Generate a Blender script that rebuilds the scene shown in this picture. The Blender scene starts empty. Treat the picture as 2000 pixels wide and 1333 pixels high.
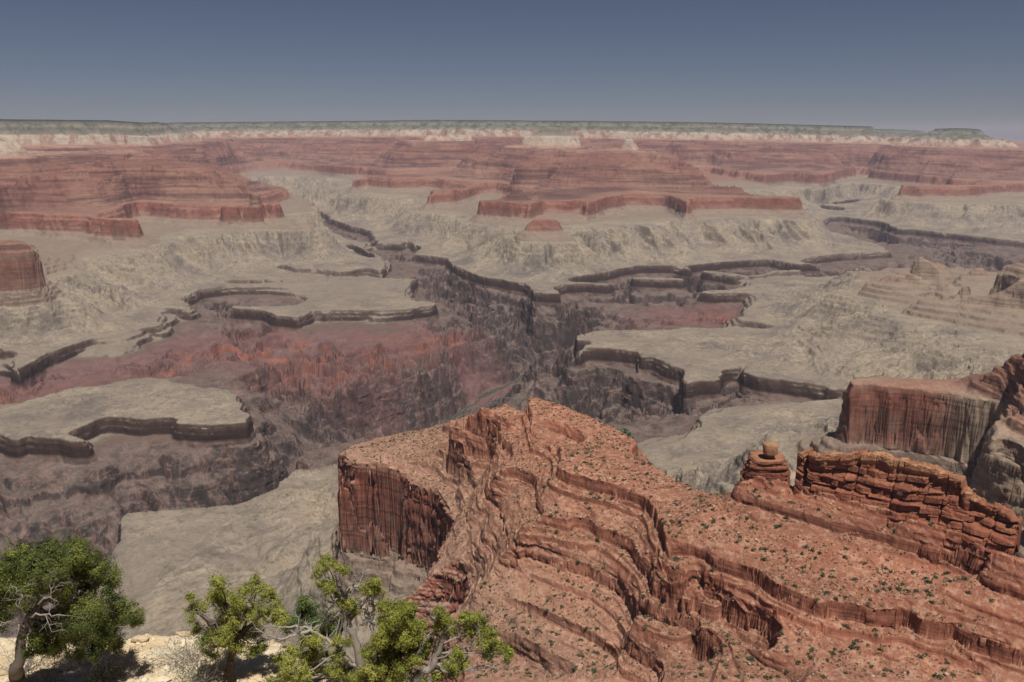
import bpy, math, random
import numpy as np
# ------------------------------------------------------------------ camera, sky, sun, exposure
scn = bpy.context.scene
COL = scn.collection
rad = math.radians
cam = bpy.data.objects.new("camera", bpy.data.cameras.new("camera")); COL.objects.link(cam)
cam.location = (0, 0, 0); cam.data.sensor_width = 36.0; cam.data.lens = 36.0*1622.0/2000.0
cam.rotation_euler = (math.pi/2-math.atan((666.5-267)/1622.0), 0, 0)
cam.data.clip_start = .5; cam.data.clip_end = 150000
scn.camera = cam
SUN_AZ, SUN_EL = rad(158), rad(67)            # azimuth clockwise from the view direction (+Y)
world = bpy.data.worlds.new("World"); scn.world = world; world.use_nodes = True
wn = world.node_tree.nodes; wl = world.node_tree.links
wn.clear()
sky = wn.new('ShaderNodeTexSky'); sky.sky_type = 'NISHITA'; sky.sun_disc = False
sky.sun_elevation = SUN_EL; sky.sun_rotation = SUN_AZ; sky.altitude = 2150
sky.air_density = .7; sky.dust_density = 2.6; sky.ozone_density = 2.0
bg = wn.new('ShaderNodeBackground'); bg.inputs['Strength'].default_value = .035
wo = wn.new('ShaderNodeOutputWorld'); tint = wn.new('ShaderNodeMix'); tint.data_type = 'RGBA'; tint.blend_type = 'MULTIPLY'; tint.inputs[0].default_value = 1; tint.inputs[7].default_value = (1.12, .98, .95, 1)
wl.new(sky.outputs[0], tint.inputs[6]); wl.new(tint.outputs[2], bg.inputs['Color']); wl.new(bg.outputs[0], wo.inputs['Surface'])
sl = bpy.data.lights.new("sun", 'SUN'); sl.energy = 4.4; sl.angle = rad(.53); sl.color = (1.0, .955, .88)
sun = bpy.data.objects.new("sun", sl); COL.objects.link(sun)
sd = (math.sin(SUN_AZ)*math.cos(SUN_EL), math.cos(SUN_AZ)*math.cos(SUN_EL), math.sin(SUN_EL))
from mathutils import Vector, Matrix
sun.rotation_euler = Vector(sd).to_track_quat('Z', 'Y').to_euler()
scn.view_settings.view_transform = 'Standard'; scn.view_settings.look = 'None'
scn.view_settings.exposure = 0.13; scn.view_settings.gamma = 1.0; scn.view_settings.use_curve_mapping = False
scn.cycles.max_bounces = 5; scn.cycles.diffuse_bounces = 3; scn.cycles.volume_bounces = 1
HAZE = 1.45e-5
# ------------------------------------------------------------------ helpers
def lin(c):
    return tuple(((v/255/12.92) if v/255 <= .04045 else ((v/255+.055)/1.055)**2.4) for v in c)
def alb(c, k=.80):
    return tuple(v*k for v in lin(c))+(1.0,)
def mesh_obj(name, verts, faces, mat=None, smooth=False, attrs=None, parent=None):
    """verts (n,3) array, faces (m,3|4) array"""
    me = bpy.data.meshes.new(name)
    verts = np.asarray(verts, np.float32); faces = np.asarray(faces, np.int32); k = faces.shape[1]
    me.vertices.add(len(verts)); me.vertices.foreach_set('co', verts.ravel())
    me.loops.add(faces.size); me.loops.foreach_set('vertex_index', faces.ravel())
    me.polygons.add(len(faces)); me.polygons.foreach_set('loop_start', np.arange(0, faces.size, k, dtype=np.int32))
    me.polygons.foreach_set('loop_total', np.full(len(faces), k, np.int32))
    if smooth: me.polygons.foreach_set('use_smooth', np.ones(len(faces), bool))
    for n, a in (attrs or {}).items():
        me.attributes.new(n, 'FLOAT', 'POINT').data.foreach_set('value', np.asarray(a, np.float32))
    me.update(calc_edges=True)
    if mat: me.materials.append(mat)
    o = bpy.data.objects.new(name, me); COL.objects.link(o)
    if parent: o.parent = parent
    return o
def tag(o, label=None, cat=None, group=None, kind=None):
    for k, v in (('label', label), ('category', cat), ('group', group), ('kind', kind)):
        if v: o[k] = v
    return o
def empty(name, loc):
    o = bpy.data.objects.new(name, None); COL.objects.link(o); o.location = loc; o.empty_display_size = .2
    return o
class NT:
    """small node-tree writer"""
    def __init__(s, name):
        s.m = bpy.data.materials.new(name); s.m.use_nodes = True; s.t = s.m.node_tree; s.t.nodes.clear()
        s.out = s.n('ShaderNodeOutputMaterial'); s.b = s.n('ShaderNodeBsdfPrincipled'); s.t.links.new(s.b.outputs[0], s.out.inputs['Surface'])
        s.b.inputs['Roughness'].default_value = .95; s.b.inputs['Specular IOR Level'].default_value = .12
    def n(s, t): return s.t.nodes.new(t)
    def put(s, sock, v):
        if hasattr(v, 'is_output'): s.t.links.new(v, sock)
        elif isinstance(v, (tuple, list)) and sock.type == 'RGBA' and len(v) == 3: sock.default_value = tuple(v)+(1,)
        else: sock.default_value = v
    def math(s, op, a, b=0.0, c=None):
        x = s.n('ShaderNodeMath'); x.operation = op; s.put(x.inputs[0], a); s.put(x.inputs[1], b)
        if c is not None: s.put(x.inputs[2], c)
        return x.outputs[0]
    def attr(s, name, out='Fac'):
        x = s.n('ShaderNodeAttribute'); x.attribute_name = name; return x.outputs[out]
    def pos(s): return s.n('ShaderNodeNewGeometry').outputs['Position']
    def obj(s): return s.n('ShaderNodeTexCoord').outputs['Object']
    def nz(s):
        x = s.n('ShaderNodeSeparateXYZ'); s.put(x.inputs[0], s.n('ShaderNodeNewGeometry').outputs['Normal']); return x.outputs[2]
    def noise(s, vec, scale, detail=4.0, rough=.55, out='Fac'):
        x = s.n('ShaderNodeTexNoise'); s.put(x.inputs['Vector'], vec); x.inputs['Scale'].default_value = scale
        x.inputs['Detail'].default_value = detail; x.inputs['Roughness'].default_value = rough; return x.outputs[out]
    def vec(s, a, b, c):
        x = s.n('ShaderNodeCombineXYZ'); s.put(x.inputs[0], a); s.put(x.inputs[1], b); s.put(x.inputs[2], c); return x.outputs[0]
    def split(s, v):
        x = s.n('ShaderNodeSeparateXYZ'); s.put(x.inputs[0], v); return x.outputs
    def mul(s, v, f):
        x = s.n('ShaderNodeVectorMath'); x.operation = 'MULTIPLY'; s.put(x.inputs[0], v); s.put(x.inputs[1], f); return x.outputs[0]
    def mix(s, f, a, b, op='MIX'):
        x = s.n('ShaderNodeMix'); x.data_type = 'RGBA'; x.blend_type = op; s.put(x.inputs[0], f); s.put(x.inputs[6], a); s.put(x.inputs[7], b); return x.outputs[2]
    def ramp(s, f, stops, interp='LINEAR'):
        x = s.n('ShaderNodeValToRGB'); e = x.color_ramp; e.interpolation = interp
        while len(e.elements) < len(stops): e.elements.new(.5)
        for k, (p, c) in enumerate(stops): e.elements[k].position = p; e.elements[k].color = tuple(c) if len(c) == 4 else tuple(c)+(1,)
        s.put(x.inputs[0], f); return x.outputs[0]
    def step(s, v, lo, hi):
        x = s.n('ShaderNodeMapRange'); x.interpolation_type = 'SMOOTHSTEP'; s.put(x.inputs[0], v); x.inputs[1].default_value = lo; x.inputs[2].default_value = hi; return x.outputs[0]
    def bump(s, h, dist, strength=1.0):
        x = s.n('ShaderNodeBump'); s.put(x.inputs['Height'], h); x.inputs['Distance'].default_value = dist; x.inputs['Strength'].default_value = strength
        s.put(s.b.inputs['Normal'], x.outputs[0])
    def done(s, colour):
        s.put(s.b.inputs['Base Color'], colour); return s.m
def grey(v): return (v, v, v, 1.0)
# ------------------------------------------------------------------ terrain: the lie of the land
F_PX, CX, CY, HOR = 1622.0, 1000.0, 666.5, 267.0
PITCH = math.atan((CY-HOR)/F_PX)
def ray(px, py):
    px = np.asarray(px, float); py = np.asarray(py, float)
    X = (px-CX)/F_PX; Y = (py-CY)/F_PX
    c, s = math.cos(PITCH), math.sin(PITCH)
    return X, c-Y*s, -s-Y*c                     # world x, y, z direction (unnormalised)
def az_slope(px, py):
    x, y, z = ray(px, py); h = np.hypot(x, y)
    return np.arctan2(x, y), z/h
# strata: s is a run coordinate climbing from the river to the plateau, U the height of that bed (camera = 0)
KN = [(-4,-1424),(0,-1421),(0.5,-1419),(4,-1330),(7,-1190),(8.2,-1160),(8.4,-1138),(9.6,-1094),(10,-1074),(10.08,-1050),(10.2,-1046),(10.28,-1031),
      (10.42,-1027),(10.5,-1017),(10.7,-1014),(13,-1004),(15,-986),(16.2,-960),(16.85,-945),(16.9,-937),(17.75,-915),(17.85,-902),
      (18.4,-893),(18.5,-882),(19.25,-871),(19.3,-861),(20,-848),(20.08,-832),(20.6,-826),(20.7,-809),(21.2,-801),(21.3,-787),(22,-776),
      (22.1,-738),(22.16,-731),(22.32,-655),(22.4,-650),(22.5,-624),(22.65,-617),(23,-612)]
def _supai():
    k, u0 = [], -612
    hs = [(23.6,5),(24,15),(24.5,8),(25,15),(25.5,6),(26,17),(26.5,7),(27,17),(27.5,5),(28,9),(28.5,4),(29,15),(29.4,7),(30,17)]
    for s, h in hs:
        top = -612+40*(s-23)
        k += [(s-.045, top-h), (s, top)]
    a = np.array(k)
    for s, h in [(23.3,3),(23.8,4),(24.25,4),(24.75,5),(25.25,3),(25.75,6),(26.25,4),(26.75,5),(27.25,4),(27.75,3),(28.25,5),(28.75,4)]:
        u = float(np.interp(s, a[:, 0], a[:, 1])); h *= .6; k += [(s-.03, u-h/2), (s, u+h/2)]
    return sorted(k)
KN += _supai()+[(30.5,-318),(31,-290),(31.06,-284),(32,-240),(32.14,-196),(32.24,-190),(32.5,-128),(32.7,-121),
      (33.8,-72),(33.88,-56),(34.5,-42),(34.6,-8),(35.3,10),(35.42,42),(36,62),(40,70)]
KS = np.array([k[0] for k in KN]); KU = np.maximum.accumulate(np.array([k[1] for k in KN], float))
SM = [(-4,-1424),(0,-1420),(10,-1085),(10.7,-1018),(13,-1004),(16.2,-960),(20,-848),(22,-770),(23,-640),(24,-588),(30,-332),(32,-240),(34.6,-8),(36,62),(40,70)]
SS = np.array([k[0] for k in SM]); SU = np.array([k[1] for k in SM], float)
FK = {20:-790, 20.08:-783, 20.6:-780, 20.7:-772, 21.2:-764, 21.3:-756, 22:-736, 22.1:-712, 22.16:-706, 22.32:-655, 19.3:-808, 19.25:-817, 18.5:-850, 18.4:-868, 17.85:-880, 17.75:-892}
FK.update({23.955:-592, 24.955:-556, 25.955:-521, 26.955:-479, 27.955:-430, 28.955:-398, 29.955:-358})
FU = np.maximum.accumulate(np.array([FK.get(round(k[0], 3), k[1]) for k in KN], float))          # the beds thin out towards the far side
FS = np.array([{20:-790, 22:-740}.get(k[0], k[1]) for k in SM], float)
def T(s, r=None):
    if r is None: return np.interp(s, KS, KU)
    w = np.clip((r-5300)/1000, 0, 1)
    return np.interp(s, KS, KU)*(1-w)+np.interp(s, KS, FU)*w
def Tsm(s, r):
    w = np.clip((r-5300)/1000, 0, 1)
    return np.interp(s, SS, SU)*(1-w)+np.interp(s, SS, FS)*w
def Tinv(u, r): return np.where(r > 5800, np.interp(u, FU, KS), np.interp(u, KU, KS))
SKY = [(-700,236,13000),(0,233,13000),(210,235,13200),(285,240,13600),(345,239.5,19000),(600,237.5,19000),(850,235,17500),(1000,235.5,17000),(1350,239,16500),
       (1500,242,17000),(1680,247,18000),(1812,250,17500),(1920,252,17500),(2000,253,17500),(2700,255,17500)]
def plane(x, y): return .0086*(-.777*x+.629*y)+.0034*(.629*x+.777*y)
_a = []
for _p, _q, _d in SKY:
    _th, _sl = az_slope(_p, _q)
    _a.append((float(_th), float(_sl)*_d-64-float(plane(_d*math.sin(_th), _d*math.cos(_th)))))
_a = np.array(_a)
def zoff(x, y):
    r = np.hypot(x, y); th = np.arctan2(x, y)
    w = np.clip((r-8500)/6000, 0, 1); w = w*w*(3-2*w)
    lim = np.minimum(1.0, 20000/np.maximum(r, 1))
    return plane(x*lim, y*lim)+w*np.interp(th, _a[:, 0], _a[:, 1])
def hit(px, py, s):
    """where the ray through a sighted point meets the bed s"""
    th, sl = az_slope(px, py)
    sx, sy = np.sin(th), np.cos(th)
    r = np.full(np.shape(th), 3000.0)
    for _ in range(40):
        u = T(s, r); zo = zoff(r*sx, r*sy)
        r = .5*r+.5*np.clip((u+zo)/np.minimum(sl, -.004), 200, 22000)
    return th, r

LINES = []   # (kind, s, points)   S: sighted points on bed s;  D: (column, distance) on bed s;  P: (column, row, distance)
def S(s, *p): LINES.append(('S', s, p))
def D(s, *p): LINES.append(('D', s, p))
def DR(row, s, *p): LINES.append(('D', s, tuple((a, b, row) for a, b in p)))   # the columns counted at that row
def Q(*p): LINES.append(('Q', None, p))
def P(*p): LINES.append(('P', None, p))
RT, RB, MB, BL, TT, TB = 22.6, 22.0, 20.0, 17.85, 10.6, 10.0
# --- far north rim
P((-700,236,13000),(0,233,13000),(210,235,13200),(285,240,13600)); P((345,239.5,19000),(600,237.5,19000),(850,235,17500),(1000,235.5,17000),(1350,239,16500),(1500,242,17000),(1680,247,18000))
D(36.5,(-700,13600),(0,13600),(230,13900),(300,16500),(330,19400),(600,19600),(850,18300),(1000,17800),(1350,17300),(1500,17700),(1690,18600))
D(40,(-900,26000),(1700,26000)); D(38,(-900,42000),(1700,42000)); D(29.5,(1800,30000),(2800,30000)); D(30.5,(1720,42000),(2800,42000))
D(32.0,(-700,12450),(0,12450),(210,12650),(300,13000),(360,13700),(400,15500),(430,18300),(600,18350),(640,17600),(720,16900),(850,16800),(1000,16300),(1200,15900),(1350,15800),(1500,16300),(1680,17100),(1700,17600))
D(29.5,(-700,11700),(0,11700),(210,11900),(340,12300),(410,13200),(450,16000),(500,17400),(640,16500),(760,15600),(1000,15200),(1350,14900),(1500,15300),(1690,16000))
D(26,(60,11000),(210,11200),(360,11300),(430,12200),(470,15000),(520,16400),(620,15500),(760,14600),(1000,14300),(1350,14100),(1500,14300),(1690,15000))
D(RT,(360,10900),(430,11600),(500,14800),(560,15600),(620,14500),(680,13400))
D(RB,(380,10800),(440,11400),(520,14500),(570,15000),(620,13900),(670,13000))
# bright angel canyon floor
D(14,(470,12500),(530,13600),(560,13200)); D(10.2,(560,12000),(530,12800)); D(8,(600,10800),(640,9700),(700,8300))
S(8,(690,480),(735,495)); S(6,(765,510),(800,540)); S(4,(850,600),(900,640)); S(2,(945,675),(985,715))
D(16,(400,11500),(480,11900)); D(16,(600,13200),(640,12500))
# --- left: temple remnant, supai spurs
for q in (-40, 0, 40, 80): P((-60,262,8580+q),(0,269,8580+q),(15,273,8550+q),(44,282,8510+q))
P((-60,300,8300),(20,300,8300),(50,306,8350),(80,312,8500)); P((60,292,9100),(110,320,8900),(150,322,8900))
D(30.6,(-300,9300),(0,9400),(150,9700)); D(29,(-200,10600),(100,10600),(280,10500)); D(27,(300,10000),(380,10400))
S(29,(0,343),(147,336),(196,329),(325,318)); S(29.3,(240,321),(325,317))
S(28,(0,360),(150,352),(250,340),(330,335))
S(27,(0,371),(35,370),(245,352),(325,349),(336,343),(399,336)); S(26,(38,381),(175,371),(273,363),(318,361))
S(25,(318,371),(392,368),(413,373),(486,375),(507,382)); S(25,(0,386),(122,389)); S(24,(437,392),(518,391)); D(24.2,(420,8600),(470,8900))
S(RT,(130,402),(203,396),(252,391),(301,394),(350,398),(416,400),(518,396),(545,399)); S(RB,(190,414),(203,414),(280,424),(413,431),(595,434),(612,432)); S(MB,(220,428),(290,441),(395,445),(607,447),(640,440))
D(RT,(560,9300),(510,10000),(440,10500)); D(MB,(610,8400),(600,9800),(540,10900),(460,11300))
S(BL,(375,466),(500,468),(633,468)); S(13,(560,505),(640,500),(700,483))
S(RT,(-100,413),(0,413),(105,417),(175,420),(227,429),(273,430)); S(RB,(-100,448),(0,448),(140,456),(224,467),(300,469)); S(MB,(-100,461),(0,461),(105,467),(224,485),(350,483),(370,478))

S(BL,(196,509),(388,500),(410,494)); S(14,(130,520),(300,540),(480,520)); S(12.5,(350,575),(430,560))
# left butte
S(RB,(0,505),(60,512),(80,500)); S(22.3,(-60,470),(0,468),(70,468),(78,480)); P((-60,466,4750),(20,465,4750),(72,469,4750)); P((-60,462,5000),(70,466,5000))
S(MB,(-80,560),(0,553),(75,556)); S(19.5,(65,580),(110,570),(170,562));
S(BL,(-80,622),(0,621),(140,616),(160,605),(205,596),(240,590)); D(16,(120,5300),(200,5200),(-100,5700)); D(17,(0,5500))
S(13,(0,655),(130,640),(230,625),(300,588),(330,580))
# --- tapeats rims, west side
S(TT,(539,520),(563,515),(577,522),(609,525),(665,530),(690,528),(705,524),(722,523),(751,528),(758,516),(747,505),(725,490),(690,474),(650,452),(625,430)); S(TB,(540,523),(577,526),(609,530),(665,535),(702,531),(751,534),(766,518),(755,503),(700,472),(640,435))
S(TT,(448,555),(546,552),(600,549),(651,543),(690,545)); S(10.05,(448,560),(546,558),(651,549)); S(12.5,(300,560),(400,600),(400,585)); S(13,(500,580),(640,570),(720,560)); S(11.5,(420,530),(520,545))
S(TT,(758,543),(790,544),(815,545),(800,560),(780,581),(806,584),(798,592),(853,594)); S(TB,(820,548),(812,586),(856,615))
S(TT,(455,602),(518,604),(546,614),(595,618),(616,604),(700,606),(790,604),(853,595)); S(TB,(455,613),(518,616),(546,630),(595,645),(700,643),(770,648),(800,650),(848,618),(862,600))
S(TT,(371,604),(305,597),(262,607),(290,612),(305,618),(318,635),(241,645),(182,660),(147,674),(91,691),(80,702),(38,726),(35,709),(45,690),(0,677),(-100,672)); S(TB,(371,618),(330,622),(345,650),(320,668),(241,700),(182,700),(91,722),(38,738),(25,712),(0,706),(-100,700))
S(9.6,(400,612),(425,625))
# red shale basin below
S(8.4,(350,700),(250,730),(120,760)); S(8.4,(450,640),(600,680),(740,690),(850,660)); S(8.2,(0,790),(120,760))
S(6.6,(430,625),(480,690),(560,720),(620,728)); S(7.5,(330,745),(450,735),(560,735),(700,735)); S(7.2,(660,790),(710,770),(700,745))
S(7.2,(880,690),(870,720),(700,735)); S(7.4,(990,660),(940,664),(880,680)); S(5.5,(500,800),(620,810),(660,800)); S(6.5,(560,760),(600,780)); S(3.2,(700,860),(640,880))
# near left platform
S(TT,(-100,838),(0,841),(44,856),(68,846),(112,856),(140,862),(164,861),(160,838),(192,818),(224,811),(280,818),(332,816),(352,824),(400,828),(488,825),(487,811),(469,788),(459,769)); S(TB,(-100,855),(0,858),(44,868),(140,875),(166,880),(172,852),(205,845),(232,832),(280,832),(332,834),(400,848),(480,848),(498,828),(496,805),(475,770))
S(11.4,(459,766),(350,764),(161,764),(70,778),(0,796),(-100,810)); S(11.6,(60,800),(200,790),(350,785)); D(TB,(455,3900),(350,3900),(161,3820),(70,3700),(0,3560),(-100,3500))
# river and inner gorge
S(0,(1170,690),(1060,715),(1000,748),(965,765),(940,778)); DR(850,0,(940,4290),(850,3850),(760,3450),(640,3000),(480,2640),(300,2520),(120,2420),(-200,2300))
D(0,(1170,5700),(1260,6000),(1380,6400),(1500,6700),(1650,6900),(1850,7300),(2300,7900))
S(7,(500,880),(540,890))
S(7,(700,790),(760,760),(880,700)); S(4,(780,800),(880,740),(930,720))
# --- tapeats rims, far side of the gorge
S(TT,(640,425),(650,428),(685,439),(727,451),(741,474),(780,477),(800,470),(820,480),(818,496),(874,504),(891,518),(951,541),(1028,552),(1045,570),(1063,573),(1098,572),(1084,556),(1140,554),(1196,556),(1210,547),(1231,537),(1238,544),(1300,545),(1339,546)); S(TB,(640,430),(685,444),(725,456),(738,481),(780,484),(815,500),(874,512),(889,530),(951,556),(1028,562),(1045,583),(1063,587),(1100,587),(1110,566),(1140,566),(1196,563),(1231,547),(1238,553),(1339,553))
S(TT,(1331,522),(1380,531),(1408,533),(1440,540),(1489,530),(1559,530)); S(TB,(1339,553),(1400,545),(1489,538),(1565,538))
S(TT,(1510,507),(1569,517),(1615,521),(1702,521),(1760,515)); S(TB,(1500,512),(1569,525),(1615,530),(1702,529)); S(11.6,(1330,515),(1450,505),(1500,500))
S(5,(1000,640),(1100,620),(1180,625),(1290,600),(1380,570)); S(8,(1000,590),(1080,610),(1150,590),(1250,575),(1340,565)); S(2,(1050,690),(1120,680))
S(7,(880,560),(850,530)); S(9,(850,505),(790,500)); S(5,(900,600),(960,620))
# zoroaster massif
S(RT,(839,376),(846,373),(888,371),(916,364),(937,357),(965,354),(1000,360),(1007,367),(1042,366),(1070,364)); S(RB,(824,414),(877,414),(916,399),(945,386),(1000,384),(1042,384))
S(RT,(937,393),(1000,396),(1028,397),(1035,400),(1063,390),(1105,391),(1143,390),(1150,396),(1196,382),(1224,377),(1266,377),(1304,378),(1322,385),(1340,393),(1356,384),(1425,383),(1496,385),(1569,386),(1578,391)); S(RB,(920,423),(979,423),(1017,428),(1060,420),(1110,416),(1150,414),(1217,408),(1280,404),(1315,410),(1338,416),(1352,411),(1419,409),(1440,408),(1503,409),(1594,413))
S(MB,(820,420),(877,419),(930,408)); S(MB,(930,433),(1000,434)); S(MB,(1150,424),(1217,416),(1300,418),(1340,432),(1352,430),(1430,426),(1450,422),(1590,421),(1615,415))
S(24,(1010,371),(1025,373),(1040,380)); P((1010,370,7500),(1014,370,7500))
P((1080,362,8950),(1130,361,8950),(1160,356,9000),(1220,354,9050),(1300,356,9000),(1360,366,8900),(1450,372,8700)); P((1090,350,9150),(1130,345,9200),(1200,341,9250),(1280,343,9250),(1345,351,9150)); P((1160,318,9650),(1230,316,9700),(1290,320,9650),(1325,328,9550)); P((1000,336,9500),(1100,333,9500),(1200,329,9500),(1335,338,9400))
for q in (-40, 0, 40, 80): P((1186,311,10030+q),(1211,293,10120+q),(1218,279,10160+q),(1225,267,10190+q),(1232,267,10190+q),(1241,277,10180+q),(1252,296,10120+q),(1280,312,10030+q))
P((1213,293,10030),(1250,296,10030)); P((1186,311,10360),(1280,312,10360))
for q in (-60, 0, 60, 120): P((985,308,10880+q),(1013,288,10990+q),(1022,266,11080+q),(1048,262,11130+q),(1062,250,11180+q),(1076,248,11190+q),(1092,249,11180+q),(1102,257,11130+q),(1130,263,11080+q),(1135,287,10990+q),(1160,311,10880+q))
P((1017,288,10850),(1131,288,10850)); P((1010,309,11450),(1140,309,11450)); P((1160,312,10700),(1190,312,10400))
for q in (-60, 0, 60, 120): P((795,294,12400+q),(813,284,12500+q),(823,264,12580+q),(939,263,12580+q),(947,284,12500+q),(962,294,12400+q))
P((815,284,12350),(945,284,12350)); P((797,294,12950),(960,294,12950))
P((780,314,12250),(880,312,12200),(990,318,11500)); P((770,327,12050),(870,332,12000),(950,333,11000)); P((800,340,11850),(860,343,11700))
S(RT,(690,348),(716,343),(770,348),(811,347),(856,345),(870,350)); S(RB,(688,372),(740,370),(790,371),(830,372)); S(MB,(668,384),(740,384),(800,386)); S(13.5,(660,420),(720,440),(760,462)); S(16,(680,402),(760,415))
P((1025,424,6330),(1050,420,6350),(1090,419,6350),(1100,430,6330)); P((1018,445,6250),(1055,452,6230),(1110,446,6250)); P((1010,470,6170),(1050,471,6140),(1120,463,6190)); D(18.2,(1010,6620),(1110,6650)); D(17,(1060,6800))
S(13,(920,505),(1000,525),(1100,530),(1200,520),(1270,500)); S(BL,(890,432),(905,440),(880,448)); S(16,(800,440),(860,455),(930,465)); S(13,(830,485),(900,490))
S(15.5,(1180,500),(1230,490),(1250,470)); S(18.5,(1180,450),(1250,452),(1310,440)); S(BL,(1310,460),(1345,463),(1382,461),(1430,455)); S(BL,(1585,440),(1650,440)); S(14,(1300,500),(1420,500),(1520,480)); S(12.5,(1560,495),(1680,490),(1720,480)); S(17,(1450,450),(1560,445)); S(15,(1600,465),(1690,475))
# far right wall, clear creek
S(RT,(1356,323),(1433,331),(1496,341),(1545,336),(1611,341),(1650,330),(1720,327)); S(RB,(1352,340),(1433,350),(1500,354),(1560,349),(1611,351),(1690,346),(1720,350)); D(RT,(1330,12800),(1280,12900),(1150,12600),(1040,12400))
S(MB,(1500,362),(1611,358),(1700,355)); S(15,(1560,385),(1640,380),(1700,372)); S(11.5,(1600,402),(1650,398),(1690,396),(1640,412)); S(9,(1610,412),(1680,402))
S(RT,(1755,362),(1821,363),(1895,363),(1947,357),(2000,356),(2120,356)); S(RB,(1745,381),(1821,386),(1881,388),(1912,386),(2000,378),(2120,378)); S(MB,(1735,388),(1821,395),(1912,396),(2000,388))
S(BL,(1740,400),(1800,408),(1900,420),(2000,412)); S(13,(1650,415),(1760,432),(1900,448),(2000,455))
S(TT,(1650,423),(1720,432),(1751,446),(1800,449),(1895,460),(2000,471),(2100,480)); S(TB,(1645,428),(1720,438),(1751,451),(1895,467),(2000,478),(2100,487)); S(7,(1600,425),(1660,440),(1750,462),(1900,485)); S(4,(1700,462),(1800,478)); S(TT,(1560,440),(1640,455),(1700,475),(1740,490))
D(29,(1755,15800),(1867,15400),(1990,15400),(2200,15400)); D(26,(1740,14700),(1867,14300),(2000,14200),(2200,14200)); D(32,(1769,16800),(1867,16400),(1975,16700)); D(24,(1850,13400),(2000,13200))
P((1690,256,17900),(1715,262,17700),(1740,268,17500),(1780,265,17400),(1808,262,17400)); P((1812,250.5,17400),(1870,251,17300),(1920,252.5,17400)); P((1926,263,17200),(1950,272,17200),(1972,285,17100),(1992,294,17000)); P((1812,252,17900),(1920,253,17900)); D(31,(1740,18600),(1830,18900),(1920,18600)); D(27,(1740,20500),(2000,20500)); D(29.5,(2040,16500),(2300,16500))
# --- right: tonto flats and muav buttes
S(TT,(1130,690),(1150,677),(1196,677),(1245,684),(1249,698),(1277,699),(1315,710),(1336,719),(1345,750),(1363,747),(1412,737),(1422,721),(1450,711),(1461,727),(1496,737),(1545,740),(1570,744),(1615,751),(1629,758),(1660,758)); S(TB,(1125,700),(1150,690),(1196,694),(1245,700),(1277,714),(1315,728),(1334,742),(1345,768),(1412,755),(1428,735),(1450,722),(1496,748),(1560,752),(1620,765),(1660,770))
S(11.2,(1133,660),(1164,643),(1210,642),(1297,649),(1350,649),(1430,648)); D(TB,(1120,5150),(1164,5350),(1210,5350),(1297,5150),(1350,5150)); S(12,(1250,665),(1400,680),(1500,690)); S(13,(1550,690),(1640,680),(1700,720)); S(12,(1560,715),(1640,735)); S(11.7,(1250,660))
S(TT,(1450,626),(1480,629),(1510,635),(1552,643)); S(TB,(1440,634),(1480,641),(1510,650)); S(TT,(1377,572),(1440,572),(1489,576),(1486,588),(1450,612)); S(TB,(1374,590),(1436,586),(1470,590),(1440,622)); S(8,(1300,640),(1380,645),(1440,644)); S(8.8,(1340,610),(1430,605)); S(12.5,(1560,600),(1620,600)); S(12,(1500,560),(1600,548),(1680,545)); S(13.2,(1520,545),(1545,540)); S(TT,(1480,552),(1560,545),(1680,535))
P((1790,493,4990),(1804,484,5000),(1856,484,5000),(1868,496,5000)); P((1698,523,4800),(1713,516,4795),(1760,511,4795),(1820,513,4795),(1868,519,4800)); P((1800,486,5400),(1862,486,5400)); P((1798,590,4365),(1835,572,4385),(1900,560,4390),(1990,548,4400),(2090,530,4400)); P((1870,536,4500),(1895,521,4600),(1960,516,4650),(2010,498,4750),(2100,480,4800)); P((1880,505,5250),(1940,500,5300)); S(MB,(1692,545),(1734,551),(1825,562),(1860,555),(1845,575),(1800,601),(1895,610),(1965,592),(2000,584),(2120,570)); D(20.5,(1700,5300),(1800,5650),(1900,5700),(2050,5700)); D(13,(1690,5900),(1780,6100),(1950,6300))
S(BL,(1646,570),(1685,580),(1740,590),(1790,585)); S(BL,(1730,621),(1758,638),(1860,657),(1940,661),(2000,668)); S(15.3,(1700,640),(1760,680),(1850,705),(1900,715)); S(15.5,(1640,610),(1700,615)); S(14,(1640,640),(1690,690),(1760,725),(1850,730)); S(19.2,(1800,640),(1900,640),(2000,625))
# near right redwall wall
S(RT,(1685,729),(1675,745),(1672,752),(1706,752),(1825,766),(1895,777),(1930,785),(1957,800),(1955,820),(1944,848)); S(RB,(1622,848),(1650,840),(1720,857),(1790,864),(1860,885),(1915,897),(1938,880)); S(MB,(1636,862),(1720,880),(1790,903),(1860,930),(1895,945))
S(RT,(1942,852),(1960,860),(2000,877),(2100,900)); S(RB,(1900,925),(1898,945),(1940,960),(2000,990),(2100,1010)); D(20,(1700,2500),(1600,2300),(1800,2650)); D(15,(1600,2600),(1720,2900),(1800,3050))
DR(745,RT,(1700,2345),(1760,2335),(1830,2335),(1880,2400)); P((1890,742,2275),(1947,690,2255),(2000,668,2230),(2100,610,2180)); P((1960,745,2200),(2000,720,2170),(2080,690,2110)); DR(690,22,(1900,2480),(1990,2520),(2100,2520)); DR(690,18,(1900,2700),(2050,2850)); DR(700,27.5,(2170,2000),(2280,1800))
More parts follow.
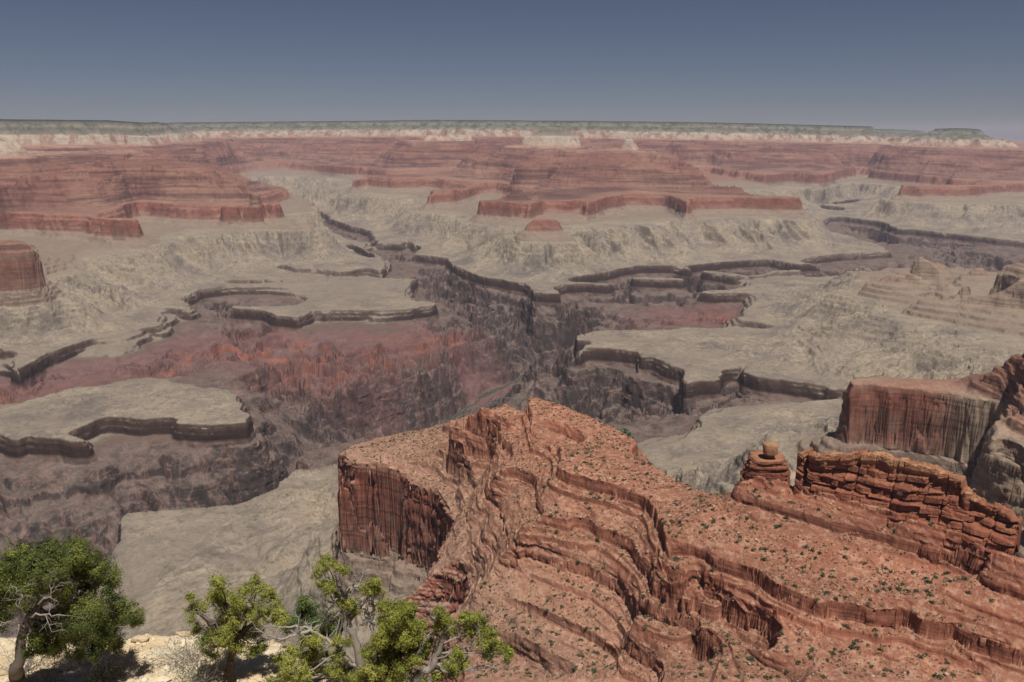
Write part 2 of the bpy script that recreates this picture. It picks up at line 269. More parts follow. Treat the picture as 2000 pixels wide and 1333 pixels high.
# small flat beyond the ridge
S(TT,(1640,778),(1580,784),(1520,790),(1454,802),(1373,812),(1368,830),(1366,850)); S(TB,(1640,772),(1520,784),(1454,795),(1362,808),(1350,850)); S(11.3,(1500,830),(1450,880),(1350,900),(1300,905)); S(12.5,(1400,930),(1500,890),(1600,860)); S(14.5,(1330,945),(1290,925)); S(TT,(1366,850),(1330,870),(1290,880),(1250,890)); S(TB,(1350,852),(1310,862),(1255,868))
S(6,(1340,790),(1250,830),(1180,820)); S(8,(1500,770),(1400,780),(1330,830)); S(8.5,(1180,710),(1300,750)); S(5,(1200,770),(1130,760)); S(7.6,(1120,705),(1080,710),(1040,720)); S(2,(1040,760),(1100,800)); S(3,(1250,860),(1180,845)); S(8.7,(1560,765),(1640,766))
# --- our own flat, lower left
S(TT,(150,1180),(216,1100),(236,1045),(240,1014),(264,993),(376,987),(480,981),(512,973),(545,950)); S(11.6,(560,937),(588,913),(632,921),(660,921)); S(12.6,(560,960),(660,985)); LINES.append(('B',(TT,TB,1.022),((150,1180),(216,1100),(236,1045),(240,1014),(264,993),(376,987),(480,981),(512,973),(545,950)))); D(TB,(560,2750),(588,2800),(632,2850),(700,2900))
S(12.4,(280,1230),(420,1180),(560,1120),(640,1080)); S(11.4,(260,1080),(400,1050),(600,1010)); S(15,(300,1330),(440,1250),(600,1130)); S(MB,(648,1090),(700,1120),(780,1150),(740,1180)); S(18,(600,1170),(660,1200),(640,1130)); S(16.5,(560,1210),(640,1280))
D(18.5,(-300,900),(200,900),(420,920)); D(22.6,(-400,620),(300,620),(600,680),(800,760)); D(14,(-300,1250),(120,1300))
# --- near ridge
S(RT,(660,917),(682,924),(740,931),(796,943),(845,956),(868,980),(880,1005)); S(RB,(662,1060),(719,1078),(761,1088),(827,1092),(862,1106),(872,1080),(884,1040)); S(21.3,(649,1084),(705,1092),(796,1106)); S(20.7,(690,1105),(750,1125)); S(MB,(800,1135),(870,1125))
S(23.05,(684,884),(740,905),(850,925),(900,960)); S(24.4,(948,1000),(935,1040)); Q((905,1080,1125),(860,1110,1125),(805,1150,1125),(760,1190,1130),(720,1235,1130))
S(24,(824,861),(845,877),(897,891),(939,909),(964,937)); S(25,(880,849),(950,870),(971,884)); S(26,(876,815),(929,829),(974,847),(988,867)); S(26.75,(894,789),(936,793),(964,804),(995,822)); S(26.1,(900,805),(960,824),(995,845))
S(26.2,(1005,880),(1020,850),(1015,815),(1000,800)); S(26.3,(1070,900),(1060,880))
S(27,(990,775),(1027,790),(1034,825),(1041,849),(1083,868),(1093,898),(1090,917),(1111,927),(1195,948),(1258,966),(1272,1001),(1283,1015),(1296,1037),(1300,1069),(1320,1089),(1400,1093),(1428,1104),(1476,1113),(1500,1136),(1532,1152),(1600,1176),(1688,1185),(1724,1200),(1776,1193),(1808,1216),(1864,1224),(1888,1240),(1944,1256),(2000,1277),(2080,1310))
S(26.55,(985,779),(1020,797),(1028,825),(1035,858),(1075,885),(1083,910),(1085,925),(1111,937),(1195,963),(1258,979),(1268,1010),(1290,1045),(1294,1080),(1320,1110),(1400,1110),(1428,1124),(1476,1132),(1490,1152),(1525,1180),(1600,1202),(1688,1216),(1724,1232),(1776,1230),(1800,1244),(1864,1252),(1888,1276),(1935,1286),(2000,1313),(2080,1340))
S(26,(967,905),(1044,931)); S(25.5,(965,935),(1040,955)); S(26,(1013,1010),(1041,1001),(1107,1018),(1177,1032),(1240,1060),(1275,1110),(1270,1150)); S(25.5,(1125,1045),(1156,1056),(1188,1077),(1223,1105),(1247,1133),(1258,1152),(1250,1172)); S(25,(981,1059),(1072,1084),(1146,1108),(1195,1130),(1230,1164),(1236,1180)); S(24.5,(964,1080),(1020,1108),(1072,1129),(1125,1144),(1180,1175),(1215,1210))
S(24,(930,1120),(1000,1160),(1080,1200),(1150,1230),(1200,1260)); S(23.4,(880,1160),(950,1200),(1050,1250),(1120,1290),(1200,1310))
S(26,(1252,1176),(1320,1200),(1372,1201),(1432,1205),(1448,1225),(1488,1249),(1532,1272),(1576,1281),(1620,1297),(1680,1305),(1756,1313),(1820,1330)); S(24.9,(1240,1210),(1243,1235),(1290,1250),(1350,1240),(1400,1262),(1450,1300),(1500,1320)); S(24,(1240,1260),(1292,1297),(1336,1322),(1380,1345))
S(26.3,(1330,1150),(1430,1170),(1520,1210),(1640,1250),(1760,1280),(1900,1310))
S(28,(1648,1028),(1800,1046),(1860,1066),(1912,1089),(1984,1113),(2060,1140)); S(27.5,(1640,1075),(1680,1085),(1776,1105),(1880,1129),(2000,1161)); S(27.3,(1400,1060),(1520,1090),(1700,1150),(1850,1190)); S(27.5,(1340,1000),(1450,1020),(1540,1060))
S(27.25,(1350,948),(1300,935),(1265,918),(1251,884)); S(27.2,(1240,862),(1188,827),(1132,806),(1083,785),(1030,772)); S(27.2,(1130,880),(1200,910)); S(28.2,(1440,940),(1482,953),(1538,957),(1576,984),(1650,1009),(1720,1026),(1825,1037),(1888,1054),(1937,1072),(1985,1085))
DR(950,28.7,(1455,955),(1500,950),(1560,945),(1650,925),(1760,905),(1880,885),(1985,865),(2100,850)); DR(950,27.0,(1440,1010),(1560,1000),(1700,980),(1850,955),(2000,930),(2120,915))
DR(880,RT,(1060,1700),(1150,1560),(1260,1400),(1360,1280),(1480,1200),(1650,1170),(1850,1140),(2050,1110)); DR(860,19.6,(1060,1850),(1150,1720),(1280,1570),(1400,1450),(1500,1390),(1680,1360),(1880,1340),(2100,1320)); DR(830,14,(1150,2000),(1300,1800),(1450,1650),(1700,1580),(1900,1620)); DR(880,24.6,(1060,1600),(1150,1470),(1260,1300),(1360,1180),(1480,1110),(1650,1080),(1850,1050),(2050,1020))
DR(850,RT,(990,1740),(900,1710),(800,1680),(700,1620),(662,1570)); DR(850,20,(990,1880),(900,1860),(800,1820),(690,1760),(635,1660)); DR(850,13,(900,2150),(760,2100),(630,2000)); DR(830,24.5,(990,1620),(930,1600),(880,1560)); DR(870,23.1,(760,1580),(700,1560)); DR(950,20,(635,1560),(628,1480))
# ravine below the viewpoint
S(RT,(915,1284),(1008,1276),(1045,1310),(1055,1345)); S(RB,(900,1300),(880,1345)); S(23.1,(1075,1300),(1110,1330)); D(20.5,(760,1000),(700,1050)); S(24.4,(1220,1330),(1260,1345))
D(27,(1000,560),(1200,480)); D(26.5,(1500,560),(1700,540),(1900,520)); D(31,(-900,255),(2900,255)); D(29,(800,400),(1400,400),(2200,400)); D(24.5,(600,480),(900,640),(1100,690)); D(25.5,(1300,640),(1450,660))
D(24,(-300,520),(500,520))
# ------------------------------------------------------------------ noise
def _h(ix, iy, seed):
    n = (ix.astype(np.uint32)*np.uint32(374761393)+iy.astype(np.uint32)*np.uint32(668265263)+np.uint32((seed*2246822519) & 0xffffffff))
    n = (n ^ (n >> np.uint32(13)))*np.uint32(1274126177)
    n ^= n >> np.uint32(16)
    return n
def vnoise(x, y, seed=0):
    """gradient noise, about -1..1"""
    x = np.asarray(x, np.float32); y = np.asarray(y, np.float32)
    fx = np.floor(x); fy = np.floor(y); ix = fx.astype(np.int32); iy = fy.astype(np.int32)
    tx = x-fx; ty = y-fy
    out = []
    for dx in (0, 1):
        for dy in (0, 1):
            h = _h(ix+dx, iy+dy, seed)
            gx = (h & np.uint32(1023)).astype(np.float32)/511.5-1; gy = ((h >> np.uint32(10)) & np.uint32(1023)).astype(np.float32)/511.5-1
            out.append(gx*(tx-dx)+gy*(ty-dy))
    u = tx*tx*tx*(tx*(tx*6-15)+10); v = ty*ty*ty*(ty*(ty*6-15)+10)
    a = out[0]+(out[1]-out[0])*v; b = out[2]+(out[3]-out[2])*v
    return (a+(b-a)*u)*1.6
def fbm(x, y, octv=4, seed=0, gain=.5):
    r = 0; a = 1
    for k in range(octv):
        r = r+a*vnoise(x, y, seed+k*17); x = x*2.03+11.3; y = y*2.03-7.1; a *= gain
    return r
def ridged(x, y, octv=4, seed=0, gain=.5):
    r = 0; a = 1
    for k in range(octv):
        r = r+a*(1-2*np.abs(vnoise(x, y, seed+k*31))); x = x*2.07+5.1; y = y*2.07+3.7; a *= gain
    return r
def cells(x, y, size, seed, k=0):
    """blocks: a random step per joint-bounded cell, -1..1"""
    wx = x+.35*size*vnoise(x/(size*1.7), y/(size*1.7), seed); wy = y+.35*size*vnoise(x/(size*1.7), y/(size*1.7), seed+5)
    a = np.asarray((wx*.83+wy*.56)/size, np.float32); b = np.asarray((wy*.83-wx*.56)/(size*1.35), np.float32)
    return (_h(np.floor(a).astype(np.int32), np.floor(b).astype(np.int32)+np.asarray(k, np.int32)*57, seed+9) & np.uint32(1023)).astype(np.float32)/511.5-1
# ------------------------------------------------------------------ interpolate the beds between the sighted lines (log-polar membrane)
TH0, TH1, LR0, LR1 = math.radians(-44), math.radians(44), math.log(250.), math.log(45000.)
GN_T, GN_R = 1280, 2560
def _dens(p, step):
    p = np.array(p, float)
    o = []
    for a, b in zip(p[:-1], p[1:]):
        n = max(2, int(np.hypot(*(b-a)[:2])/step)+1)
        t = np.linspace(0, 1, n)[:, None]; o.append(a+(b-a)*t)
    return np.vstack(o) if o else p
def constraints():
    TH, LR, SV = [], [], []
    tops = {}
    for kind, s, p in LINES:                     # brinks, so that no cliff foot lies behind its brink
        if kind == 'S' and s in (TT, RT, 27):
            q = _dens(p, .35); _, r = hit(q[:, 0], q[:, 1], s)
            tops.setdefault(s, []).append(np.column_stack([q, r]))
    tops = {k: np.vstack(v) for k, v in tops.items()}
    over = {TB: TT, RB: RT, MB: RT, 26.55: 27}
    for kind, s, p in LINES:
        if kind == 'S':
            q = _dens(p, .35); th, r = hit(q[:, 0], q[:, 1], s)
            if 12 <= s <= 19.5 and np.median(r) > 2900: continue     # the aprons find their own slope
            sv = np.full(len(th), float(s))
            if s < 9.9:                              # gorge walls stand in front of the rim above them
                t = tops[TT]
                for a in range(len(q)):
                    dy = q[a, 1]-t[:, 1]; k = np.where((np.abs(t[:, 0]-q[a, 0]) < 2.5) & (dy > 0) & (dy < 170))[0]
                    if len(k): r[a] = min(r[a], t[k[np.argmin(dy[k])], 2]-25+(T(s)+1014)*.6)
            if s in over:
                t = tops[over[s]]; kk = []
                for a in range(len(q)):
                    dy = q[a, 1]-t[:, 1]
                    k = np.where((np.abs(t[:, 0]-q[a, 0]) < 2.5) & (dy > 0) & (dy < (40 if s == TB else 200)))[0]
                    if len(k):
                        k = k[np.argmin(dy[k])]; r[a] = min(r[a], t[k, 2]*.9985-(30 if s == MB else 5)); kk.append(k)
                        if s != MB or r[a] > 5500: r[a] = max(r[a], t[k, 2]-(22 if s == TB else 110 if s == RB else 260 if s == MB else 30))
                if s in (TB, RB) and kk:
                    ix = np.array(sorted(set(kk))); b = t[ix]; t2, _ = az_slope(b[:, 0], b[:, 1]); ta, _ = az_slope(t[:, 0], t[:, 1])
                    sk = np.abs(np.gradient(t[:, 2]))/np.maximum(np.abs(np.gradient(ta))*t[:, 2], 1e-3); f = (b[:, 2] > 2400) & (sk[ix] < 1.6)
                    TH.append(t2[f]); LR.append(np.log(b[f, 2]*1.010+10)); SV.append(np.full(f.sum(), over[s]+.38))
        elif kind == 'B':
            q = _dens(p, .35); th, r = hit(q[:, 0], q[:, 1], s[0]); r = r*s[2]; sv = np.full(len(th), float(s[1]))
        elif kind == 'D':
            q = np.array(p, float)
            if len(q) > 1:
                q = np.vstack([a+(b-a)*np.linspace(0, 1, 400)[:, None] for a, b in zip(q[:-1], q[1:])])
            th, _ = az_slope(q[:, 0], q[:, 2] if q.shape[1] > 2 else np.full(len(q), HOR)); r = q[:, 1]; sv = np.full(len(th), float(s))
        else:
            q = _dens(p, .3); th, sl = az_slope(q[:, 0], q[:, 1]); r = q[:, 2]
            uu = sl*r-zoff(r*np.sin(th), r*np.cos(th)); sv = np.interp(uu, SU, SS) if kind == 'Q' else Tinv(uu, r)
        TH.append(th); LR.append(np.log(r)); SV.append(sv)
    return np.concatenate(TH), np.concatenate(LR), np.concatenate(SV)
def membrane():
    th, lr, sv = constraints()
    def grid(nt, nr):
        i = np.round((th-TH0)/(TH1-TH0)*(nt-1)).astype(int); j = np.round((lr-LR0)/(LR1-LR0)*(nr-1)).astype(int)
        ok = (i >= 0) & (i < nt) & (j >= 0) & (j < nr)
        k = i[ok]*nr+j[ok]
        c = np.bincount(k, minlength=nt*nr).reshape(nt, nr); v = np.bincount(k, sv[ok], minlength=nt*nr).reshape(nt, nr)
        m = c > 0
        return m, np.where(m, v/np.maximum(c, 1), 0).astype(np.float32)
    asp = ((TH1-TH0)/(GN_T-1))/((LR1-LR0)/(GN_R-1)); wt = 1/asp**2      # cell aspect
    g = None; n = 16
    while n >= 1:
        nt, nr = GN_T//n, GN_R//n
        m, v = grid(nt, nr)
        if g is None: g = np.full((nt, nr), float(np.mean(sv)), np.float32)
        else:
            g = np.repeat(np.repeat(g, 2, 0), 2, 1)
        for it in range({16: 1500, 8: 500, 4: 240, 2: 110, 1: 40}[n]):
            g[m] = v[m]
            p = np.pad(g, 1, mode='edge')
            g = (wt*(p[:-2, 1:-1]+p[2:, 1:-1])+p[1:-1, :-2]+p[1:-1, 2:])/(2*wt+2)
            g = g.astype(np.float32)
        n //= 2
    for _ in range(5):                          # soften the raster steps of the lines
        p = np.pad(g, 1, mode='edge'); p = (p[:-2]+2*p[1:-1]+p[2:])*.25; g = (p[:, :-2]+2*p[:, 1:-1]+p[:, 2:])*.25
    return g
def lookup(g, th, lr):
    a = np.clip((th-TH0)/(TH1-TH0)*(GN_T-1), 0, GN_T-1.001); b = np.clip((lr-LR0)/(LR1-LR0)*(GN_R-1), 0, GN_R-1.001)
    i = a.astype(np.int32); j = b.astype(np.int32); a = (a-i).astype(np.float32); b = (b-j).astype(np.float32)
    return (g[i, j]*(1-a)+g[i+1, j]*a)*(1-b)+(g[i, j+1]*(1-a)+g[i+1, j+1]*a)*b
def blur(a, n, ax):
    a = np.moveaxis(a, ax, 0); p = np.pad(a, [(n, n)]+[(0, 0)]*(a.ndim-1), mode='edge')
    c = np.cumsum(p, 0, dtype=np.float64); c = np.concatenate([np.zeros_like(c[:1]), c])
    return np.moveaxis(((c[2*n+1:]-c[:-2*n-1])/(2*n+1)).astype(np.float32), 0, ax)
# talus that buries the cliffs: (column, row, bed, radius m)
TALUS = [(1830,490,5010,90),(1930,520,4800,120),(2010,500,4930,150),(905,1080,1125,60),(860,1110,1125,70),(805,1150,1125,80),(760,1190,1130,80),(720,1235,1130,90),(900,1200,1020,90),(960,1210,1000,60),(1425,610,4500,130),(1690,770,3300,70),(1160,705,4450,170),(1230,725,4250,170),(1310,745,4050,150),(1400,765,3800,150),(1500,755,3900,150),(1590,765,3750,120)]
def surface(g, th, r):
    """height, bed and masks at polar points"""
    lr = np.log(r); x = r*np.sin(th); y = r*np.cos(th)
    s = lookup(g, th, lr)
    near = np.clip((2000-r)/600, 0, 1); far = np.clip((r-9000)/5000, 0, 1); mid = (1-near)*(1-.6*far)
    gorge = np.clip((10-s)/3, 0, 1)*mid; slope = np.clip((s-11.3)/2.5, 0, 1)*np.clip((21.5-s)/1, 0, 1)*mid
    fm = np.clip((r-11700)/1600, 0, 1)*np.clip((s-20)/2, 0, 1)
    kb = np.where((s > 21.8) & (s < 22.9), 90, np.floor(s*4+.5*vnoise(x/60, y/60, 4)))
    rimw = (1-near)*np.clip(1-np.abs(s-10.6)/1.6, 0, 1)
    def bend(k):
        w = (1-near)*(1-.5*far)*26*(ridged(x/300, y/300, 2, 3+k)-.35)+5.5*fbm(x/52+1.2*s, y/52-.9*s, 2, 23+k)*(1-near*.6)
        w = w+rimw*15*fbm(x/130, y/130, 4, 61+k)
        w = w+near*(6*fbm(x/85+.5*s, y/85, 2, 9+k)+1.7*cells(x, y, 17, 13+k, kb))
        return w+fm*(420*fbm(x/2400, y/2400, 3, 5+k)+150*(ridged(x/800, y/800, 4, 6+k)-.4))
    x2 = x+bend(0); y2 = y+bend(200)
    s2 = lookup(g, np.arctan2(x2, y2), np.log(np.maximum(np.hypot(x2, y2), 251)))
    win = lambda a, b, k: np.clip((s2-a)/k, 0, 1)*np.clip((b-s2)/k, 0, 1)
    ff = np.clip((r-5500)/2500, 0, 1)
    def carve(a, b, k, w):
        m = (s2 > a) & (s2 < b); return np.where(m, np.clip(s2+win(a, b, k)*w, a, b), s2)
    # spurs and gullies that run straight down the slopes: the noise is read where the fall line leaves the cliff foot
    e = .008; th2 = np.arctan2(x2, y2); r2 = np.maximum(np.hypot(x2, y2), 255); l2 = np.log(r2)
    gt = (lookup(g, th2+e, l2)-lookup(g, th2-e, l2))/(2*e*r2); gr = (lookup(g, th2, l2+e)-lookup(g, th2, l2-e))/(2*e*r2)
    gx = gr*np.sin(th2)+gt*np.cos(th2); gy = gr*np.cos(th2)-gt*np.sin(th2); gm = np.maximum(np.hypot(gx, gy), 1e-4)
    def fall(s0, most):
        L = np.clip((s0-s2)/gm, -most, most)/gm
        return x2+gx*L, y2+gy*L
    fx, fy = fall(30.0, 2500)
    s2 = carve(23.0, 31.9, 2.0, ff*(1.8*(ridged(x/1500, y/1500, 4, 171)-.55)+1.5*(ridged(fx/700, fy/700, 3, 178)-.5)+.8*(ridged(x/420, y/420, 3, 172)-.5)))
    fx, fy = fall(20.0, 900)
    s2 = carve(11.0, 19.8, 1.8, (1-near)*(2.0*(ridged(fx/430, fy/430, 2, 173)-.6)+1.1*(ridged(fx/150, fy/150, 2, 174)-.5)+.45*(ridged(fx/55, fy/55, 2, 175)-.5)+.5*(ridged(x/300, y/300, 2, 179)-.6)))
    fx, fy = fall(10.0, 500)
    s2 = carve(.25, 9.6, 1.4, 1.9*(ridged(fx/380, fy/380, 2, 176)-.6)+.55*(ridged(fx/130, fy/130, 2, 177)-.5)+.5*(ridged(x/200, y/200, 3, 180)-.6))
    z0 = T(s2, r); zs = Tsm(s2, r)
    tm = np.zeros_like(s)
    for px, py, d, rad in TALUS:
        t0, _ = az_slope(px, py); X, Y = d*np.sin(t0), d*np.cos(t0)
        tm = np.maximum(tm, np.exp(-((x-X)**2+(y-Y)**2)/rad**2))
    deb = np.clip(fbm(x/130, y/130, 3, 77)*1.6-.45+.35*far, 0, .75)*np.clip((s2-23)/.5, 0, 1)*(1-near*.5)
    m = np.clip(np.maximum(tm*1.3, deb), 0, 1)
    u = z0*(1-m)+zs*m
    # roughness of the ground itself
    ton = np.clip((s2-10.7)/.6, 0, 1)*np.clip((17-s2)/2, 0, 1)
    u = u+ton*(7*fbm(x/260, y/260, 4, 51)+2.2*ridged(x/90, y/90, 3, 52)-15*mid*np.clip(ridged(x/420, y/420, 2, 53)-.72, 0, .6)-7*np.clip(ridged(x/150, y/150, 2, 54)-.8, 0, .5)) + gorge*7*ridged(x/90, y/90, 4, 61)*(s2 > .6) + (1-near)*1.8*fbm(x/30, y/30, 3, 62) + near*(1.3*fbm(x/17, y/17, 4, 63)+.4*ridged(x/4, y/4, 2, 64))
    zo = zoff(x, y)
    w = np.clip((r-5300)/1000, 0, 1); bed = np.interp(u, FU, KU)*w+u*(1-w)
    return (u+zo).astype(np.float32), bed.astype(np.float32), s2.astype(np.float32), m.astype(np.float32)
# ------------------------------------------------------------------ rock and soil by bed
BEDS = [(-1421,(96,84,78)),(-1200,(94,78,72)),(-1100,(110,92,84)),(-1078,(112,90,80)),(-1071,(58,46,42)),(-1040,(74,58,51)),(-1019,(84,68,59)),
        (-1013,(146,133,119)),(-985,(142,131,119)),(-930,(156,144,127)),(-880,(166,154,132)),(-852,(162,147,127)),(-846,(130,110,97)),(-800,(144,126,112)),(-777,(142,120,106)),
        (-768,(140,100,86)),(-635,(142,86,71)),(-612,(162,124,104)),(-560,(156,110,90)),(-480,(158,103,82)),(-400,(157,100,79)),(-335,(150,96,78)),
        (-300,(146,94,80)),(-292,(150,104,90)),(-268,(182,150,130)),(-236,(188,170,152)),(-124,(196,180,160)),(-112,(132,122,108)),(-46,(108,104,94)),(-10,(152,142,127)),(62,(60,72,60))]
def terrain_material():
    t = NT('canyon_rock'); P = t.pos(); bed = t.attr('bed'); bury = t.attr('bury'); shale = t.attr('shale'); dist = t.attr('far')
    n_big = t.noise(P, .004, 5, .6); n_mid = t.noise(P, .02, 5, .62); n_fine = t.noise(P, .11, 4, .65); n_dot = t.noise(P, .35, 3, .6)
    wob = t.math('MULTIPLY', t.math('SUBTRACT', n_mid, .5), 22.0)
    wob = t.math('ADD', wob, t.math('MULTIPLY', t.math('SUBTRACT', n_big, .5), 24.0))
    # keep the thin cliff-forming beds crisp
    b2 = t.math('ADD', bed, t.math('MULTIPLY', wob, .35))
    f = t.math('DIVIDE', t.math('ADD', b2, 1425.0), 1490.0)
    col = t.ramp(f, [((u+1425)/1490, alb(c)) for u, c in BEDS])
    nz = t.nz(); steep = t.math('SUBTRACT', 1.0, t.step(nz, .45, .85))
    xs = t.split(P)
    # thin bedding on the steep faces
    band = t.noise(t.vec(t.math('MULTIPLY', xs[0], .004), t.math('MULTIPLY', xs[1], .004), t.math('MULTIPLY', bed, .16)), 1.0, 4, .7)
    band2 = t.noise(t.vec(t.math('MULTIPLY', xs[0], .0015), t.math('MULTIPLY', xs[1], .0015), t.math('MULTIPLY', bed, .05)), 1.0, 3, .6)
    bm = t.ramp(band, [(.3, grey(.5)), (.5, grey(1.0)), (.7, grey(1.3))])
    col = t.mix(t.math('MULTIPLY', steep, .95), col, t.mix(1.0, col, bm, 'MULTIPLY'))
    bm2 = t.ramp(band2, [(.32, grey(.72)), (.5, grey(1.0)), (.68, grey(1.2))])
    sup = t.math('MULTIPLY', t.step(bed, -640, -600), t.math('SUBTRACT', 1.0, t.step(bed, -260, -240)))
    col = t.mix(t.math('MULTIPLY', sup, .9), col, t.mix(1.0, col, bm2, 'MULTIPLY'))
    ph = t.noise(t.vec(t.math('MULTIPLY', xs[0], .0009), t.math('MULTIPLY', xs[1], .0009), t.math('MULTIPLY', bed, .030)), 1.0, 5, .62)
    ledge = t.math('MULTIPLY', t.math('MULTIPLY', sup, t.step(ph, .48, .60)), t.math('ADD', .2, t.math('MULTIPLY', dist, .5)))
    col = t.mix(ledge, col, alb((90,60,54)))
    # dark streaks of desert varnish and grey patches on the high cliffs
    stv = t.noise(t.vec(t.math('MULTIPLY', xs[0], .022), t.math('MULTIPLY', xs[1], .022), t.math('MULTIPLY', xs[2], .028)), 1.0, 6, .68)
    red = t.math('MULTIPLY', t.step(bed, -790, -740), t.math('SUBTRACT', 1.0, t.step(bed, -632, -618)))
    greyp = t.math('MULTIPLY', t.math('MULTIPLY', red, t.step(stv, .52, .64)), .75)
    col = t.mix(greyp, col, alb((136,112,98)))
    col = t.mix(t.math('MULTIPLY', t.math('MULTIPLY', steep, t.math('SUBTRACT', 1.0, t.step(stv, .33, .47))), .55), col, alb((74,56,50)))
    # pale rubble and soil on the slopes between the ledges
    flat = t.math('SUBTRACT', 1.0, steep)
    soil = t.ramp(f, [((-1421+1425)/1490, alb((110,96,88))), ((-1089+1425)/1490, alb((122,104,94))), ((-1013+1425)/1490, alb((148,135,121))), ((-860+1425)/1490, alb((160,147,130))), ((-776+1425)/1490, alb((150,134,116))),
                      ((-640+1425)/1490, alb((166,134,114))), ((-560+1425)/1490, alb((172,131,108))), ((-440+1425)/1490, alb((173,124,100))), ((-330+1425)/1490, alb((162,110,88))), ((-240+1425)/1490, alb((160,96,74))), ((-200+1425)/1490, alb((188,160,138))), ((-120+1425)/1490, alb((160,150,128))), ((-60+1425)/1490, alb((112,116,94))), (1.0, alb((66,78,58)))])
    col = t.mix(t.math('MULTIPLY', flat, t.math('ADD', .35, t.math('MULTIPLY', bury, .6))), col, soil)
    tap = t.math('MULTIPLY', t.step(bed, -1078, -1070), t.math('SUBTRACT', 1.0, t.step(bed, -1014, -1010)))
    col = t.mix(t.math('MULTIPLY', t.math('MULTIPLY', tap, t.step(nz, .80, .93)), .9), col, alb((144,131,117)))
    rub = t.step(n_fine, .50, .60)
    sup2 = t.math('MULTIPLY', t.step(bed, -720, -640), t.math('SUBTRACT', 1.0, t.step(bed, -250, -236)))
    near = t.math('SUBTRACT', 1.0, dist)
    col = t.mix(t.math('MULTIPLY', t.math('MULTIPLY', rub, sup2), t.math('MULTIPLY', t.math('MULTIPLY', flat, t.math('MULTIPLY_ADD', near, .8, .2)), .48)), col, alb((188,154,130)))
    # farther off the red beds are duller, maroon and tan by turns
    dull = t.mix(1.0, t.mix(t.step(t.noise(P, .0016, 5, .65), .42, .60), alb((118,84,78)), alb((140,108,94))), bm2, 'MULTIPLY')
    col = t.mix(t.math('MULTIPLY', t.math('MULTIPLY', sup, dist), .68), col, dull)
    col = t.mix(t.math('MULTIPLY', ledge, .8), col, alb((84,58,53)))
    stones = t.step(n_dot, .56, .66)
    col = t.mix(t.math('MULTIPLY', t.math('MULTIPLY', stones, sup2), t.math('MULTIPLY', t.math('MULTIPLY', near, flat), .5)), col, alb((196,164,138)))
    # inner gorge: dark schist with pink granite dykes
    gor = t.math('SUBTRACT', 1.0, t.step(bed, -1090, -1076))
    dk = t.n('ShaderNodeTexNoise'); t.put(dk.inputs['Vector'], t.mul(P, (1.0, 1.0, .35))); dk.inputs['Scale'].default_value = .010; dk.inputs['Detail'].default_value = 7; dk.inputs['Roughness'].default_value = .68; dk.inputs['Distortion'].default_value = 1.2
    dyke = t.ramp(dk.outputs['Fac'], [(.36, grey(0)), (.47, grey(.0)), (.50, grey(1)), (.53, grey(0.0)), (.62, grey(.0)), (.66, grey(.45))])
    mott = t.ramp(t.noise(P, .013, 6, .7), [(.36, grey(.62)), (.5, grey(1.0)), (.64, grey(1.3))])
    col = t.mix(t.math('MULTIPLY', gor, .8), col, t.mix(t.step(nz, .5, .88), alb((68,60,57)), alb((106,94,87))))
    col = t.mix(gor, col, t.mix(1.0, col, mott, 'MULTIPLY'))
    col = t.mix(t.math('MULTIPLY', t.math('MULTIPLY', gor, dyke), .38), col, alb((166,128,116)))
    # red shale basins with orange beds
    sh = t.math('MULTIPLY', shale, t.math('SUBTRACT', 1.0, t.step(bed, -1086, -1078)))
    shc = t.ramp(t.noise(t.vec(t.math('MULTIPLY', xs[0], .002), t.math('MULTIPLY', xs[1], .002), t.math('MULTIPLY', bed, .035)), 1.0, 4, .65), [(.3, alb((104,76,72))), (.45, alb((130,90,84))), (.56, alb((122,92,90))), (.7, alb((142,106,100)))])
    col = t.mix(t.math('MULTIPLY', sh, .75), col, shc)
    ob = t.math('MULTIPLY', t.step(bed, -1176, -1160), t.math('SUBTRACT', 1.0, t.step(bed, -1120, -1104)))
    orange = t.math('MULTIPLY', t.math('MULTIPLY', sh, ob), t.step(t.noise(P, .007, 5, .62), .46, .64))
    col = t.mix(t.math('MULTIPLY', orange, .6), col, alb((160,98,76)))
    # olive and grey patches on the flats
    ton = t.math('MULTIPLY', t.step(bed, -1020, -1012), t.math('SUBTRACT', 1.0, t.step(bed, -860, -840)))
    tp = t.ramp(n_big, [(.34, alb((106,96,93))), (.46, alb((138,126,114))), (.56, alb((154,140,122))), (.68, alb((170,152,130)))])
    col = t.mix(t.math('MULTIPLY', ton, .7), col, tp)
    vn = t.n('ShaderNodeTexNoise'); t.put(vn.inputs['Vector'], P); vn.inputs['Scale'].default_value = .0052; vn.inputs['Detail'].default_value = 5; vn.inputs['Roughness'].default_value = .6; vn.inputs['Distortion'].default_value = .8
    wash = t.ramp(vn.outputs['Fac'], [(.475, grey(0)), (.5, grey(1)), (.525, grey(0))])
    col = t.mix(t.math('MULTIPLY', t.math('MULTIPLY', ton, wash), .45), col, alb((182,166,146)))
    brush = t.math('MULTIPLY', ton, t.step(t.noise(P, .045, 5, .8), .51, .60))
    col = t.mix(t.math('MULTIPLY', brush, .5), col, alb((92,88,76)))
    # broken red talus over the pale far cliffs
    co = t.math('MULTIPLY', t.step(bed, -300, -230), t.math('SUBTRACT', 1.0, t.step(bed, -122, -100)))
    col = t.mix(t.math('MULTIPLY', t.math('MULTIPLY', co, t.step(t.noise(t.mul(P, (1.0, 1.0, .4)), .006, 6, .72), .47, .58)), t.math('MULTIPLY_ADD', t.attr('woods'), .5, .3)), col, alb((142,100,86)))
    # far woods on the high plateau and brush on the upper slopes
    hi = t.step(bed, -330, -40)
    wood = t.math('MULTIPLY', t.math('MULTIPLY', t.math('MULTIPLY', hi, t.attr('woods')), flat), t.step(t.noise(P, .0065, 6, .7), .47, .58))
